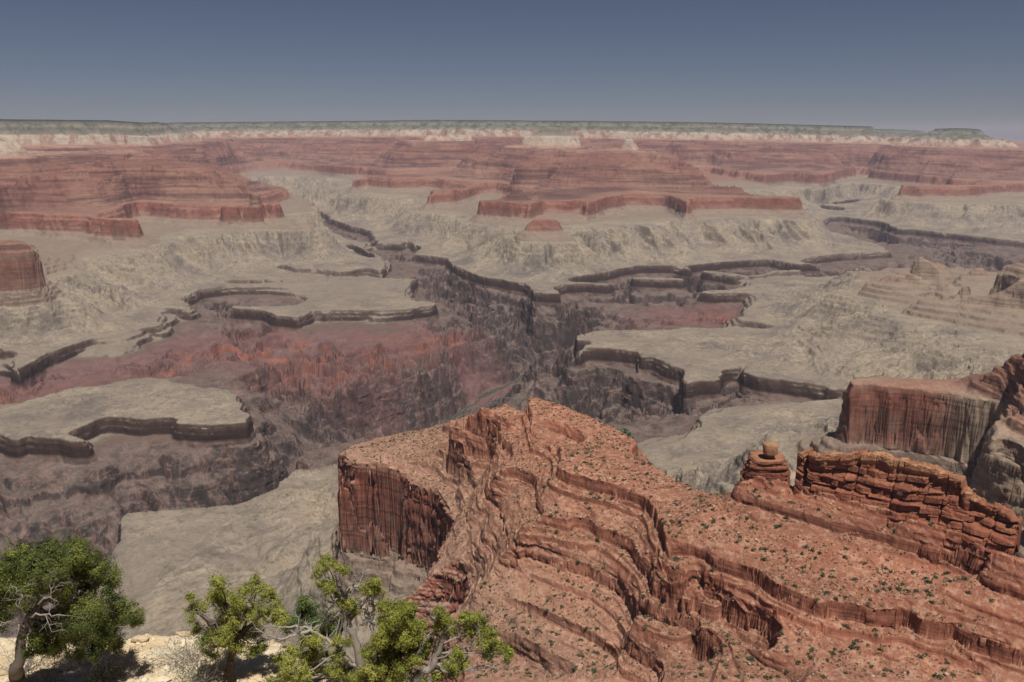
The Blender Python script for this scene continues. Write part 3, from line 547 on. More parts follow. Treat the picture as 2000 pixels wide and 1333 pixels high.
    col = t.mix(t.math('MULTIPLY', wood, .7), col, alb((54,66,50)))
    col = t.mix(t.step(bed, 44, 60), col, alb((40,54,38)))
    gw = t.math('MULTIPLY', t.attr('pale'), t.math('MULTIPLY', t.step(bed, -790, -760), t.math('SUBTRACT', 1.0, t.step(bed, -622, -600))))
    gw = t.math('MULTIPLY', gw, t.step(n_mid, .30, .46))
    col = t.mix(t.math('MULTIPLY', gw, .9), col, t.mix(1.0, alb((156,138,120)), bm, 'MULTIPLY'))
    # overall mottling
    g = t.ramp(n_fine, [(.3, grey(.78)), (.5, grey(1.0)), (.7, grey(1.16))])
    col = t.mix(.8, col, t.mix(1.0, col, g, 'MULTIPLY'))
    g2 = t.ramp(n_mid, [(.3, grey(.82)), (.5, grey(1.0)), (.7, grey(1.14))])
    col = t.mix(.8, col, t.mix(1.0, col, g2, 'MULTIPLY'))
    h = t.math('ADD', t.math('MULTIPLY', t.noise(P, .5, 4, .65), .5), t.math('MULTIPLY', t.math('MULTIPLY', band, steep), 3.0))
    h = t.math('ADD', h, t.math('MULTIPLY', n_fine, 2.4))
    t.bump(h, 1.0, .55)
    return t.done(col)
M_ROCK = terrain_material()
def water_material():
    t = NT('river_water'); t.b.inputs['Roughness'].default_value = .25
    return t.done(t.mix(t.noise(t.pos(), .03, 3), alb((66,76,60)), alb((80,86,68))))
M_WATER = water_material()
# ------------------------------------------------------------------ the land: one sheet, meshed finer where it is steep
G = membrane()
def blob(px, py, b, rad_, x, y):
    t0, r0 = hit(np.array([px]), np.array([py]), b); X, Y = r0[0]*np.sin(t0[0]), r0[0]*np.cos(t0[0])
    return np.exp(-((x-X)**2+(y-Y)**2)/rad_**2)
SHALE = [(100,745,9,600),(300,700,9,500),(480,690,8.5,500),(620,700,8.5,520),(740,680,8.5,380),(680,760,7,260),(860,665,8.5,280),(940,690,7.5,260),(1330,630,8.7,330),(1420,620,9,300),(40,780,9,450)]
def land():
    nt, nr = 1560, 1060
    th = np.linspace(rad(-38.5), rad(38.5), nt)
    r = np.concatenate([np.exp(np.linspace(math.log(255), math.log(420), 160, endpoint=False)), np.exp(np.linspace(math.log(420), math.log(1750), 1250, endpoint=False)),
                        np.exp(np.linspace(math.log(1750), math.log(20000), 1250, endpoint=False)), np.exp(np.linspace(math.log(20000), math.log(44000), 70))])
    W = np.zeros((nt, len(r)), np.float32); RUN = np.zeros((nt, len(r)), np.float32)
    for a in range(0, nt, 260):
        TH, R = np.meshgrid(th[a:a+260], r, indexing='ij')
        z, u, s, m = surface(G, TH, R)
        ph = np.arctan2(z, R); run = np.maximum.accumulate(ph, 1); RUN[a:a+260] = run
        d = np.abs(np.diff(ph, axis=1, prepend=ph[:, :1]))
        vis = (ph >= run-2e-4)
        dl = np.diff(np.log(r), prepend=math.log(r[0])-.003)[None]
        W[a:a+260] = np.minimum(d, .004)*np.where(vis, 1, .12)+dl*.012
    W = blur(blur(W, 4, 1), 3, 0)
    cs = np.cumsum(W, 1); cs /= cs[:, -1:]
    q = np.linspace(0, 1, nr)
    RR = np.empty((nt, nr))
    for i in range(nt): RR[i] = np.interp(q, cs[i], r)
    RR[:, 0] = r[0]; RR[:, -1] = r[-1]
    TH = np.repeat(th[:, None], nr, 1)
    z, u, s, m = surface(G, TH, RR)
    x = (RR*np.sin(TH)).astype(np.float32); y = (RR*np.cos(TH)).astype(np.float32)
    V = np.stack([x, y, z], -1)
    # carve joints and beds into the steep faces, sideways
    a = np.gradient(V, axis=0); b = np.gradient(V, axis=1)
    N = np.cross(b, a); N /= np.maximum(np.linalg.norm(N, axis=-1, keepdims=True), 1e-9); N *= np.sign(N[..., 2:3]+1e-9)
    N = np.stack([blur(blur(N[..., k], 5, 0), 3, 1) for k in range(3)], -1); N /= np.linalg.norm(N, axis=-1, keepdims=True); st = np.clip((.8-N[..., 2])/.5, 0, 1)
    near = np.clip((2300-RR)/900, 0, 1)
    L = 1+2.2*(1-near)
    beds = vnoise(u/5.5+.3*vnoise(x/60, y/60, 5), (x-y)/150, 91)+.6*vnoise(u/2.4, (x+y)/90, 92)
    jx = .6*vnoise((x+.8*y)/(24*L), u/(16*L), 98)+.6*vnoise((x-.9*y)/(20*L), u/(14*L), 99)+.6*vnoise((x+y)/(13*L), u/(9*L), 93)+.7*vnoise((x-y)/(12*L), u/(8*L)+.1*x/L, 94)+.12*vnoise(x/(8*L), y/(8*L), 96)+.5*vnoise((x+.6*y)/(5*L), u/(4*L), 97)
    lay = (_h(np.floor(u/4.6+.4*vnoise(x/40, y/40, 6)).astype(np.int32), np.floor(x*0).astype(np.int32), 55) & np.uint32(1023)).astype(np.float32)/511.5-1
    beds = beds+.9*near*lay
    amp = st*(1.9*near+3.0*(1-near))*np.where(u < -1090, 1.4, 1)*np.where((u > -780) & (u < -615), 1.6, 1)
    H = N.copy(); H[..., 2] = 0; H /= np.maximum(np.linalg.norm(H, axis=-1, keepdims=True), .2)
    V = V+H*(amp*(1.1*beds+1.3*jx))[..., None]
    sh = np.zeros_like(x)
    for p in SHALE: sh = np.maximum(sh, np.where((p[2] <= 10), blob(*p, x, y)*1.6, 0))
    sh = np.clip(sh-.25+.25*fbm(x/160, y/160, 3, 7), 0, 1)
    pale = np.zeros_like(x)
    for a, b, d, q in [(1740,520,4900,330),(1840,510,5000,360),(1900,560,4500,330),(1980,560,4450,250),(30,480,4900,150),(1672,770,2290,60),(1655,810,2290,60),(1925,790,2180,70),(1900,930,1950,160),(1960,960,1900,200),(2040,980,1850,240)]:
        t0, _ = az_slope(a, b); pale = np.maximum(pale, np.minimum(1, 1.7*np.exp(-((x-d*np.sin(t0))**2+(y-d*np.cos(t0))**2)/q**2)))
    idx = np.arange(nt*nr).reshape(nt, nr)
    F = np.stack([idx[:-1, :-1], idx[:-1, 1:], idx[1:, 1:], idx[1:, :-1]], -1).reshape(-1, 4)
    fr = RR[:-1, :-1].ravel(); fs = s[:-1, :-1].ravel(); fx = TH[:-1, :-1].ravel()
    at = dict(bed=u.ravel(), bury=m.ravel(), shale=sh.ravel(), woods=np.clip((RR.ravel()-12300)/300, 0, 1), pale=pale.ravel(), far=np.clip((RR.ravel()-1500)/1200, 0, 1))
    V = V.reshape(-1, 3)
    ridge = (fr < 1950) & (fs > 19.6) & (fx < rad(33)) & ~((fr > 1300) & (fx > rad(16)))
    river = fs < .22
    rim = (fr > 10500) & (fs > 23) & ~ridge
    def cut(name, sel, mat, sm=True):
        f = F[sel]; ids, inv = np.unique(f, return_inverse=True)
        o = mesh_obj(name, V[ids], inv.reshape(-1, 4), mat, sm, {k: v[ids] for k, v in at.items()})
        return tag(o, kind='structure')
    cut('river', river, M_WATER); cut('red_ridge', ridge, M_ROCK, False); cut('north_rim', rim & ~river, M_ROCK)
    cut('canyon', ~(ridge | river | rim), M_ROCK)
    return th, r, RUN
VTH, VR, VRUN = land()
def height(x, y):
    r = np.hypot(x, y); z, u, s, m = surface(G, np.arctan2(x, y), r); return z, u, s
def seen(x, y, z, tol=6e-4):
    r = np.hypot(x, y); i = np.clip(np.round((np.arctan2(x, y)-VTH[0])/(VTH[1]-VTH[0])).astype(int), 0, len(VTH)-1); j = np.clip(np.searchsorted(VR, r), 1, len(VR)-1)-1
    return np.arctan2(z, r) >= VRUN[i, j]-tol
def haze():
    z0, z1, R = -1500.0, 480.0, 46000.0
    v = [(sx*R*.9, sy, z) for z in (z0, z1) for sy in (-600.0, R) for sx in (-1, 1)]
    f = [(0, 2, 3, 1), (4, 5, 7, 6), (0, 1, 5, 4), (2, 6, 7, 3), (0, 4, 6, 2), (1, 3, 7, 5)]
    m = bpy.data.materials.new('haze_air'); m.use_nodes = True; t = m.node_tree; t.nodes.clear()
    o = t.nodes.new('ShaderNodeOutputMaterial'); p = t.nodes.new('ShaderNodeVolumePrincipled')
    p.inputs['Color'].default_value = (.76, .79, 1.0, 1); p.inputs['Density'].default_value = HAZE; p.inputs['Anisotropy'].default_value = .0
    t.links.new(p.outputs[0], o.inputs['Volume'])
    tag(mesh_obj('haze', v, f, m), kind='stuff')
haze()
# ------------------------------------------------------------------ things
rng = np.random.default_rng(7)
def at(px, py, d):
    th, s_ = az_slope(px, py); return np.array([d*math.sin(th), d*math.cos(th), s_*d])
def on_land(px, py):
    """the ground seen at a sighted point"""
    th, s_ = az_slope(np.asarray(px, float), np.asarray(py, float)); ph = np.arctan(s_)
    i = np.clip(np.round((th-VTH[0])/(VTH[1]-VTH[0])).astype(int), 0, len(VTH)-1)
    j = np.array([np.searchsorted(VRUN[a], b) for a, b in zip(np.atleast_1d(i), np.atleast_1d(ph))])
    r = VR[np.clip(j, 0, len(VR)-1)]
    return r*np.sin(th), r*np.cos(th), r
def sandstone(name, base, dark, cap, scale=1.0):
    t = NT(name); P = t.pos(); tone = t.attr('tone'); cp = t.attr('cap'); xs = t.split(P)
    col = t.ramp(tone, [(0, alb(dark)), (1, alb(base))])
    col = t.mix(t.math('MULTIPLY', cp, .9), col, alb(cap))
    n = t.noise(t.vec(t.math('MULTIPLY', xs[0], .10*scale), t.math('MULTIPLY', xs[1], .10*scale), t.math('MULTIPLY', xs[2], .5*scale)), 1.0, 5, .65)
    v = t.noise(t.vec(t.math('MULTIPLY', xs[0], .45*scale), t.math('MULTIPLY', xs[1], .45*scale), t.math('MULTIPLY', xs[2], .05*scale)), 1.0, 4, .6)
    col = t.mix(.85, col, t.mix(1.0, col, t.ramp(n, [(.3, grey(.66)), (.5, grey(1)), (.7, grey(1.2))]), 'MULTIPLY'))
    col = t.mix(.8, col, t.mix(1.0, col, t.ramp(v, [(.3, grey(.62)), (.48, grey(1)), (.7, grey(1.12))]), 'MULTIPLY'))
    t.bump(t.math('ADD', n, t.math('MULTIPLY', t.noise(P, 1.2*scale, 4, .6), .6)), 1.6/scale, .6)
    return t.done(col)
M_SAND = sandstone('red_sandstone', (164,106,82), (132,78,62), (190,146,110))
def v3(x, y, z, seed): return (vnoise(x+.37*z, y-.21*z, seed)+vnoise(y+.3*x, z-.17*x, seed+1)+vnoise(z-.2*y, x+.25*y, seed+2))*.58
class Geo:
    def __init__(s): s.v = []; s.f = []; s.a = []; s.b = []; s.n = 0
    def add(s, v, f, tone=.5, cap=0.0):
        s.v.append(np.asarray(v, float)); s.f.append(np.asarray(f, int)+s.n); n = len(v); s.n += n
        s.a.append(np.broadcast_to(np.asarray(tone, float), (n,))); s.b.append(np.broadcast_to(np.asarray(cap, float), (n,)))
    def obj(s, name, mat, loc=(0, 0, 0), smooth=False, parent=None):
        V = np.vstack(s.v)-np.asarray(loc); o = mesh_obj(name, V, np.vstack(s.f), mat, smooth, dict(tone=np.concatenate(s.a), cap=np.concatenate(s.b)), parent)
        if parent is None: o.location = tuple(loc)
        return o
def slab(g, c, ux, uy, hx, hy, h, seed, n=22, sq=4.0, tone=.5, cap=0.0, taper=.94, rough=.10, levels=5):
    """an irregular rounded block of rock: c bottom centre, half sizes hx, hy along the plan axes ux, uy, height h"""
    a = np.linspace(0, 2*math.pi, n, endpoint=False)
    R = (np.abs(np.cos(a))**sq+np.abs(np.sin(a))**sq)**(-1/sq)
    prof = np.interp(np.linspace(0, 1, levels), [0, .12, .85, 1], [.975, 1.0, 1.0*taper, .965*taper])
    vs = []
    for k in range(levels):
        z = h*k/(levels-1)
        x = np.cos(a)*R*hx*prof[k]; y = np.sin(a)*R*hy*prof[k]
        nz = v3(x/max(4, hx*.6)+seed, y/max(4, hx*.6), np.full(n, z/max(3, h*.6)), seed % 97)
        q = 1+rough*nz
        vs.append(np.stack([c[0]+ux[0]*x*q+uy[0]*y*q, c[1]+ux[1]*x*q+uy[1]*y*q, c[2]+z+np.zeros(n)+(0 if k < levels-1 else h*.06*vnoise(x/5+seed, y/5, 3))], -1))
    top = np.array([[c[0], c[1], c[2]+h*(1.02)]]); V = np.vstack(vs+[top]); F = []
    for k in range(levels-1):
        for i in range(n): F.append((k*n+i, k*n+(i+1) % n, (k+1)*n+(i+1) % n, (k+1)*n+i))
    m = levels*n
    for i in range(n): F.append(((levels-1)*n+i, (levels-1)*n+(i+1) % n, m, m))
    t = np.full(len(V), tone); cc = np.full(len(V), cap)
    # quads with a repeated corner become thin triangles: split by a tiny inner ring instead
    F = [f for f in F if f[2] != f[3]]
    ring = vs[-1]*.0+V[m]+(vs[-1]-V[m])*.35; b = len(V); V = np.vstack([V[:-1], ring]); t = np.full(len(V), tone); cc = np.full(len(V), cap)
    for i in range(n): F.append(((levels-1)*n+i, (levels-1)*n+(i+1) % n, m+(i+1) % n, m+i))
    for i in range(0, n//2-1): F.append((m+i, m+i+1, m+n-2-i, m+n-1-i))
    g.add(V, F, t, cc)
# --- the long sandstone outcrop on the crest: beds of jointed blocks
def jointed(t, h, H, beds, rr, wmin, wmax, depth, joints):
    """t along, h up (arrays): how far each point of the face is set back, and its tone"""
    hh = h+.5*vnoise(t/14, h/9, 401)+.25*vnoise(t/4, h/4, 402)
    lay = np.clip(np.searchsorted(beds, hh)-1, 0, len(beds)-2); off = np.zeros_like(t); tone = np.zeros_like(t); gr = np.zeros_like(t)
    for k in range(len(beds)-1):
        th = beds[k+1]-beds[k]; x = t.min()-rr.uniform(0, wmax); br = [x]
        while x < t.max()+wmax: x += rr.uniform(wmin, wmax)*(1.0 if th > 4 else 1.5); br.append(x)
        br = np.array(br); ov = np.array([rr.choice([-1, -.6, -.2, .1, .4, .8, 1])*depth for _ in br]); tv = np.array([rr.random() for _ in br])
        m = lay == k; tt = t[m]+.5*vnoise(t[m]/6, h[m]/5, 403); q = np.clip(np.searchsorted(br, tt)-1, 0, len(br)-2)
        lean = (tt-br[q])/(br[q+1]-br[q])-.5
        off[m] = ov[q]+lean*depth*np.where(tv[q] > .5, 1.1, -1.1)+(depth*.45 if th < 3.2 else 0)
        e = np.minimum(tt-br[q], br[q+1]-tt); v = np.minimum(hh[m]-beds[k], beds[k+1]-hh[m])
        gr[m] = np.clip(1-e/.55, 0, 1)*1.5+np.clip(1-v/.45, 0, 1)*1.3; tone[m] = .75*tv[q]+.25*rr.random()
    for c, w, dp in joints: gr = gr+dp*np.clip(1.6-np.abs(t-c+1.2*vnoise(h/6, t*0, 404))/w, 0, 1)
    return off+gr+.5*vnoise(t/3, h/3, 405)+.25*vnoise(t/1.2, h/1.2, 406), tone, lay
def sheet(V, tone, cap, closed=False):
    n, m = V.shape[:2]; idx = np.arange(n*m).reshape(n, m)
    if closed: idx = np.vstack([idx, idx[:1]])
    F = np.stack([idx[:-1, :-1], idx[1:, :-1], idx[1:, 1:], idx[:-1, 1:]], -1).reshape(-1, 4)
    return V.reshape(-1, 3), F, tone.ravel(), cap.ravel()
def outcrop():
    base = [(1551,962),(1576,984),(1650,1009),(1720,1026),(1825,1037),(1888,1054),(1937,1072),(1978,1080)]
    topy = [(1550,876),(1564,875),(1566,877),(1600,879),(1650,884),(1700,893),(1750,903),(1790,915),(1840,930),(1850,934),(1854,958),(1885,974),(1900,984),(1925,993),(1945,1003),(1968,1018),(1976,1024),(1980,1050)]
    bx = np.array([b[0] for b in base]); r0 = np.array([935., 932, 915, 905, 892, 884, 876, 872]); rr = random.Random(12)
    px = np.linspace(1550, 1979, 520); r = np.interp(px, bx, r0)
    B = np.array([at(a, np.interp(a, bx, [b[1] for b in base]), q) for a, q in zip(px, r)])
    tz = np.array([at(a, np.interp(a, [q[0] for q in topy], [q[1] for q in topy]), q+18)[2] for a, q in zip(px, r)])
    H = np.maximum(tz-B[:, 2], 6)+4
    tl = np.concatenate([[0], np.cumsum(np.hypot(np.diff(B[:, 0]), np.diff(B[:, 1])))])
    H = H+1.3*cells(tl, tl*0, 13, 71)+.7*cells(tl, tl*0, 5, 72)
    tg = np.gradient(B[:, :2], axis=0); tg = np.stack([blur(tg[:, k], 40, 0) for k in (0, 1)], -1); tg /= np.linalg.norm(tg, axis=1, keepdims=True); nb = np.stack([-tg[:, 1], tg[:, 0]], -1); nb *= np.sign(nb[:, 1:2])
    nv, nt_, nk = 120, 34, 24
    fv = np.linspace(0, 1, nv); Hh = H[:, None]*fv[None]; tt = np.repeat(tl[:, None], nv, 1)
    beds = np.array([-9, 3, 8.5, 10.5, 17, 19, 25.5, 28, 30, 36.5, 39.5, 46, 48, 55, 75.]); dip = .02*(tl-120)[:, None]
    off, tone, lay = jointed(tt, Hh+dip, None, beds, rr, 5, 22, 3.0, [(9.5, 1.3, 9), (62, .8, 3), (101, .9, 3.5), (150, .8, 3), (196, 1.0, 4), (231, .9, 4)])
    f2 = Hh/np.maximum(H[:, None], 24); prof = 23*np.interp(f2, [0, .18, .22, .40, .44, .62, .68, 1], [0, .10, .22, .36, .56, .66, .90, 1.0])
    bench = np.clip((tl[:, None]-20)/40, 0, 1)*.75+.25
    back = prof*bench+off-2.5*np.clip((f2-.86)/.05, 0, 1)
    face = np.stack([B[:, None, 0]+nb[:, None, 0]*back, B[:, None, 1]+nb[:, None, 1]*back, B[:, None, 2]-4+Hh], -1)
    cap = np.clip((f2-.80)/.08, 0, 1)*(tl < 178)[:, None]*.9+.25*np.clip((f2-.5)/.3, 0, 1)
    cap = cap*np.clip(.62+.55*vnoise(tt/9, Hh/4, 88)+.35*cells(tt, Hh, 8, 89), 0, 1)
    ft = np.linspace(0, 1, nt_)[1:]; bt = back[:, -1:]+ft[None]*17; ttop = np.repeat(tl[:, None], nt_-1, 1)
    zt = B[:, None, 2]-4+H[:, None]+1.2*cells(ttop, bt, 7, 75)+.8*cells(ttop, bt, 3.2, 76)-ft[None]*2.0+.4*vnoise(ttop/2, bt/2, 77)
    top = np.stack([B[:, None, 0]+nb[:, None, 0]*bt, B[:, None, 1]+nb[:, None, 1]*bt, zt], -1)
    fk = np.linspace(0, 1, nk)[1:]; bb = bt[:, -1:]+fk[None]*6+1.2*vnoise(np.repeat(tl[:, None], nk-1, 1)/7, fk[None]*9, 78)
    bk = np.stack([B[:, None, 0]+nb[:, None, 0]*bb, B[:, None, 1]+nb[:, None, 1]*bb, zt[:, -1:]-(H[:, None]+14)*fk[None]], -1)
    V = np.concatenate([face, top, bk], 1); tn = np.concatenate([tone, .5+.5*cells(ttop, bt, 7, 75), np.full((len(px), nk-1), .4)], 1); cp = np.concatenate([cap, np.concatenate([np.repeat(cap[:, -1:], nt_-1, 1)*np.clip(.7+.5*cells(ttop, bt, 6, 90), 0, 1), np.repeat(cap[:, -1:], nk-1, 1)*.5], 1)], 1)
    # close both ends
    V = np.concatenate([np.repeat(V[:1].mean(1, keepdims=True), V.shape[1], 1), V, np.repeat(V[-1:].mean(1, keepdims=True), V.shape[1], 1)], 0); tn = np.vstack([tn[:1], tn, tn[-1:]]); cp = np.vstack([cp[:1], cp, cp[-1:]])
    g = Geo(); g.add(*sheet(V, tn, cp)); b = B[250]
    tag(g.obj('rock_outcrop', M_SAND, tuple(b)), 'long wall of layered red sandstone with a tan cap on the near ridge crest', 'rock outcrop')
    def P0(a): q = np.interp(a, bx, r0); return at(a, np.interp(a, bx, [b[1] for b in base]), q), q
    # small two-block pinnacle on its lower right end
    g = Geo(); p, r = P0(1888); d = r+22; bz = at(1888, 987, d)
    slab(g, bz-np.array([0, 0, 3]), (1, 0), (0, 1), 4.6, 4.2, 8.5, 11, tone=.3, sq=3, rough=.2)
    slab(g, bz+np.array([.2, 0, 5]), (1, 0), (0, 1), 5.0, 4.0, 5.0, 15, tone=.7, cap=.5, sq=3, rough=.2)
    slab(g, bz+np.array([-.3, 0, 9.6]), (1, 0), (0, 1), 4.0, 3.6, 4.4, 12, tone=.7, cap=.8, sq=2.6, rough=.2)
    tag(g.obj('rock_pinnacle', M_SAND, tuple(bz)), 'small stubby rock pinnacle of stacked blocks on the lower right end of the long outcrop', 'rock pinnacle')
    # the tower with its balanced boulder
    d = 957.0; m_px = d/1622*1.0; rr = random.Random(9)
    c = at(1494, 950, d+20); zb = at(1494, 957, d)[2]-5; zt = at(1497, 893, d+16)[2]; Ht = zt-zb
    an = np.linspace(0, 2*math.pi, 150, endpoint=False); fv = np.linspace(0, 1, 80); A, Fv = np.meshgrid(an, fv, indexing='ij')
    sq = 3.2; R = (np.abs(np.cos(A))**sq+np.abs(np.sin(A))**sq)**(-1/sq)
    hw = np.interp(Fv, [0, .10, .55, .60, .80, 1], [47, 47, 45, 43, 38, 32])*m_px
    off, tone, lay = jointed((A+.6)*24, Fv*Ht, None, np.array([-5, 5, 12, 19, 20.5, 25, 27.5, 29, 33, 36, 60.]), rr, 9, 26, 1.5, [(84, 1.6, 5), (60, .8, 2)])
    q = np.maximum(1-off/24, .5); x = np.cos(A)*R*hw*q; y = np.sin(A)*R*np.minimum(hw, 19)*q*.95
    V = np.stack([c[0]+x, c[1]+y, zb+Fv*Ht], -1); ctr = V[:, -1].mean(0); rings = [V[:, -1]+(ctr-V[:, -1])*k+np.array([0, 0, 1])*(.5*vnoise(V[:, -1, :1]/3, V[:, -1, 1:2]/3, 9)) for k in (.3, .6, .85, 1.0)]
    V = np.concatenate([V, np.stack(rings, 1)], 1); tn = np.concatenate([tone, np.full((150, 4), .6)], 1); cp = np.concatenate([np.clip((Fv-.7)*1.2, 0, .3), np.full((150, 4), .45)], 1)
    g = Geo(); g.add(*sheet(V, tn, cp, True))
    tag(g.obj('rock_tower', M_SAND, tuple(c)), 'squat rounded tower of layered red rock left of the long outcrop', 'rock tower')
    g = Geo(); p = at(1504, 889, d+12)
    slab(g, (p[0], p[1], p[2]-1.5), (1, 0), (0, 1), 5.2, 5.0, 4.5, 41, tone=.3, cap=.2, n=22, sq=3, rough=.15)
    slab(g, (p[0]-.3, p[1], p[2]+2.0), (1, 0), (0, 1), 8.2, 7.5, 12.5, 44, tone=.8, cap=.95, n=26, sq=3.4, taper=1.0, rough=.12, levels=7)
    tag(g.obj('balanced_boulder', M_SAND, tuple(p)), 'pale tan boulder balanced on the squat rock tower', 'boulder')
    # the pale fallen block on the bench
    g = Geo(); p = at(1762, 960, 920); slab(g, (p[0], p[1], p[2]-3), (.55, -.83), (.83, .55), 3.2, 5.6, 6.4, 66, tone=1, cap=1, sq=6, rough=.08)
    o = g.obj('fallen_block', sandstone('pale_stone', (214,190,160), (206,180,150), (216,194,164)), tuple(p)); tag(o, 'pale rectangular fallen block leaning on the long outcrop below its cap', 'boulder')
outcrop()
# --- scrub on the slopes
def leaf_material(name, dark, mid, light, k=.8):
    t = NT(name); tone = t.attr('tone')
    t.b.inputs['Roughness'].default_value = .75; t.b.inputs['Specular IOR Level'].default_value = .25
    return t.done(t.ramp(tone, [(0, alb(dark, k)), (.5, alb(mid, k)), (1, alb(light, k))]))
M_SCRUB = leaf_material('scrub_leaf', (58,64,44), (86,92,62), (122,120,86))
def scrub_mesh(seed, n=46):
    r = np.random.default_rng(seed); V = []; A = []
    d = r.normal(size=(n, 3)); d /= np.linalg.norm(d, axis=1, keepdims=True); d[:, 2] = np.abs(d[:, 2])
    c = d*np.array([1, 1, .85])*r.uniform(.45, .95, (n, 1))*(1+.25*r.normal(size=(n, 1)))
    for k in range(n):
        a = r.normal(size=3); a /= np.linalg.norm(a); b = np.cross(a, r.normal(size=3)); b /= np.linalg.norm(b)
        s = r.uniform(.26, .5); V += [c[k]+a*s, c[k]-a*.5*s+b*.8*s, c[k]-a*.5*s-b*.8*s]; A += [np.clip(r.normal(.5, .25), 0, 1)]*3
    V = np.array(V); V[:, 2] = np.maximum(V[:, 2], -.15)
    return V, np.arange(len(V)).reshape(-1, 3), np.array(A)
def scatter(n, r0, r1, s0, s1, maxslope, clump, seed, th0=-33, th1=33):
    r = np.random.default_rng(seed)
    th = np.radians(r.uniform(th0, th1, n)); rr = np.sqrt(r.uniform(r0*r0, r1*r1, n)); x = rr*np.sin(th); y = rr*np.cos(th)
    z, u, s = height(x, y); zx, _, _ = height(x+2, y); zy, _, _ = height(x, y+2)
    g = np.hypot((zx-z)/2, (zy-z)/2)
    ok = (s > s0) & (s < s1) & (g < maxslope) & (fbm(x/45, y/45, 3, seed) > clump) & seen(x, y, z+1)
    return x[ok], y[ok], z[ok]
SX, SY, SZ = scatter(170000, 380, 1750, 22.6, 29.6, .95, -.35, 31)
def frame_px(x, y, z):
    c, s_ = math.cos(PITCH), math.sin(PITCH); dpt = y*c-z*s_; up = y*s_+z*c
    return CX+F_PX*x/dpt, CY-F_PX*up/dpt
px_, py_ = frame_px(SX, SY, SZ); inf = (px_ > 5) & (px_ < 1995) & (py_ < 1325)
SX, SY, SZ = SX[inf], SY[inf], SZ[inf]
SIZE = np.exp(rng.normal(math.log(.95), .5, len(SX))); SIZE = np.clip(SIZE, .4, 3.0)
order = np.argsort(-SIZE/np.hypot(SX, SY))[:6500]
SX, SY, SZ, SIZE = SX[order], SY[order], SZ[order], SIZE[order]
protos = []
for k in range(6):
    V, F, A = scrub_mesh(100+k); protos.append((V, F, A))
first = []
for k in range(290):
    V, F, A = protos[k % 6]
    if k < 6:
        o = mesh_obj('shrub', V, F, M_SCRUB, False, dict(tone=A)); first.append(o)
    else:
        o = first[k % 6].copy(); COL.objects.link(o)
    o.location = (SX[k], SY[k], SZ[k]-.1); o.scale = (SIZE[k],)*3; o.rotation_euler = (0, 0, rng.uniform(0, 6.28))
    tag(o, 'large dark green shrub growing on the red slopes of the near ridge', 'shrub', 'shrubs on the near ridge')
def merged(name, xs, ys, zs, sizes, mat, shapes, seed, flatz=1.0):
    r = np.random.default_rng(seed); V = []; F = []; A = []; n = 0
    for x, y, z, s in zip(xs, ys, zs, sizes):
        v, f, a = shapes[r.integers(len(shapes))]; t = r.uniform(0, 6.28); c, q = math.cos(t), math.sin(t)
        w = np.stack([v[:, 0]*c-v[:, 1]*q, v[:, 0]*q+v[:, 1]*c, v[:, 2]*flatz], -1)*s+np.array([x, y, z])
        V.append(w); F.append(f+n); n += len(v); A.append(np.clip(a+r.normal(0, .2), 0, 1))
    return mesh_obj(name, np.vstack(V), np.vstack(F), mat, False, dict(tone=np.concatenate(A)))
small = [scrub_mesh(200+k, 14) for k in range(5)]
tag(merged('scrub', SX[290:], SY[290:], SZ[290:], SIZE[290:]*.95, M_SCRUB, small, 3), kind='stuff')
fx, fy, fz = scatter(24000, 1300, 3600, 10.9, 21, .7, .05, 57)
tag(merged('desert_brush', fx[:2600], fy[:2600], fz[:2600], np.clip(np.exp(rng.normal(.0, .35, len(fx[:2600]))), .5, 2.2), M_SCRUB, small, 4), kind='stuff')
# --- loose rock on the slopes
def stone_mesh(seed):
    r = np.random.default_rng(seed)
    ph = (1+5**.5)/2; v = np.array([(-1,ph,0),(1,ph,0),(-1,-ph,0),(1,-ph,0),(0,-1,ph),(0,1,ph),(0,-1,-ph),(0,1,-ph),(ph,0,-1),(ph,0,1),(-ph,0,-1),(-ph,0,1)])/1.9
    f = np.array([(0,11,5),(0,5,1),(0,1,7),(0,7,10),(0,10,11),(1,5,9),(5,11,4),(11,10,2),(10,7,6),(7,1,8),(3,9,4),(3,4,2),(3,2,6),(3,6,8),(3,8,9),(4,9,5),(2,4,11),(6,2,10),(8,6,7),(9,8,1)])
    v = v*r.uniform(.6, 1.25, (12, 1))*np.array([1, r.uniform(.6, 1), r.uniform(.45, .8)])
    return v, f, np.full(12, r.uniform(.1, .9))
stones = [stone_mesh(300+k) for k in range(8)]
def stone_material(name, a, b, c):
    t = NT(name); tone = t.attr('tone'); col = t.ramp(tone, [(0, alb(a)), (.5, alb(b)), (1, alb(c))])
    n = t.noise(t.pos(), 1.1, 4, .6)
    return t.done(t.mix(1.0, col, t.ramp(n, [(.3, grey(.75)), (.7, grey(1.15))]), 'MULTIPLY'))
M_STONE = stone_material('slope_stone', (150,98,78), (182,140,116), (206,178,152))
rx, ry, rz = scatter(60000, 380, 1500, 22.8, 29.6, 1.1, -.3, 71)
k = min(len(rx), 11000); rs = np.clip(np.exp(rng.normal(-.5, .55, k)), .25, 3.2)
tag(merged('scattered_rubble', rx[:k], ry[:k], rz[:k], rs, M_STONE, stones, 5), kind='stuff')
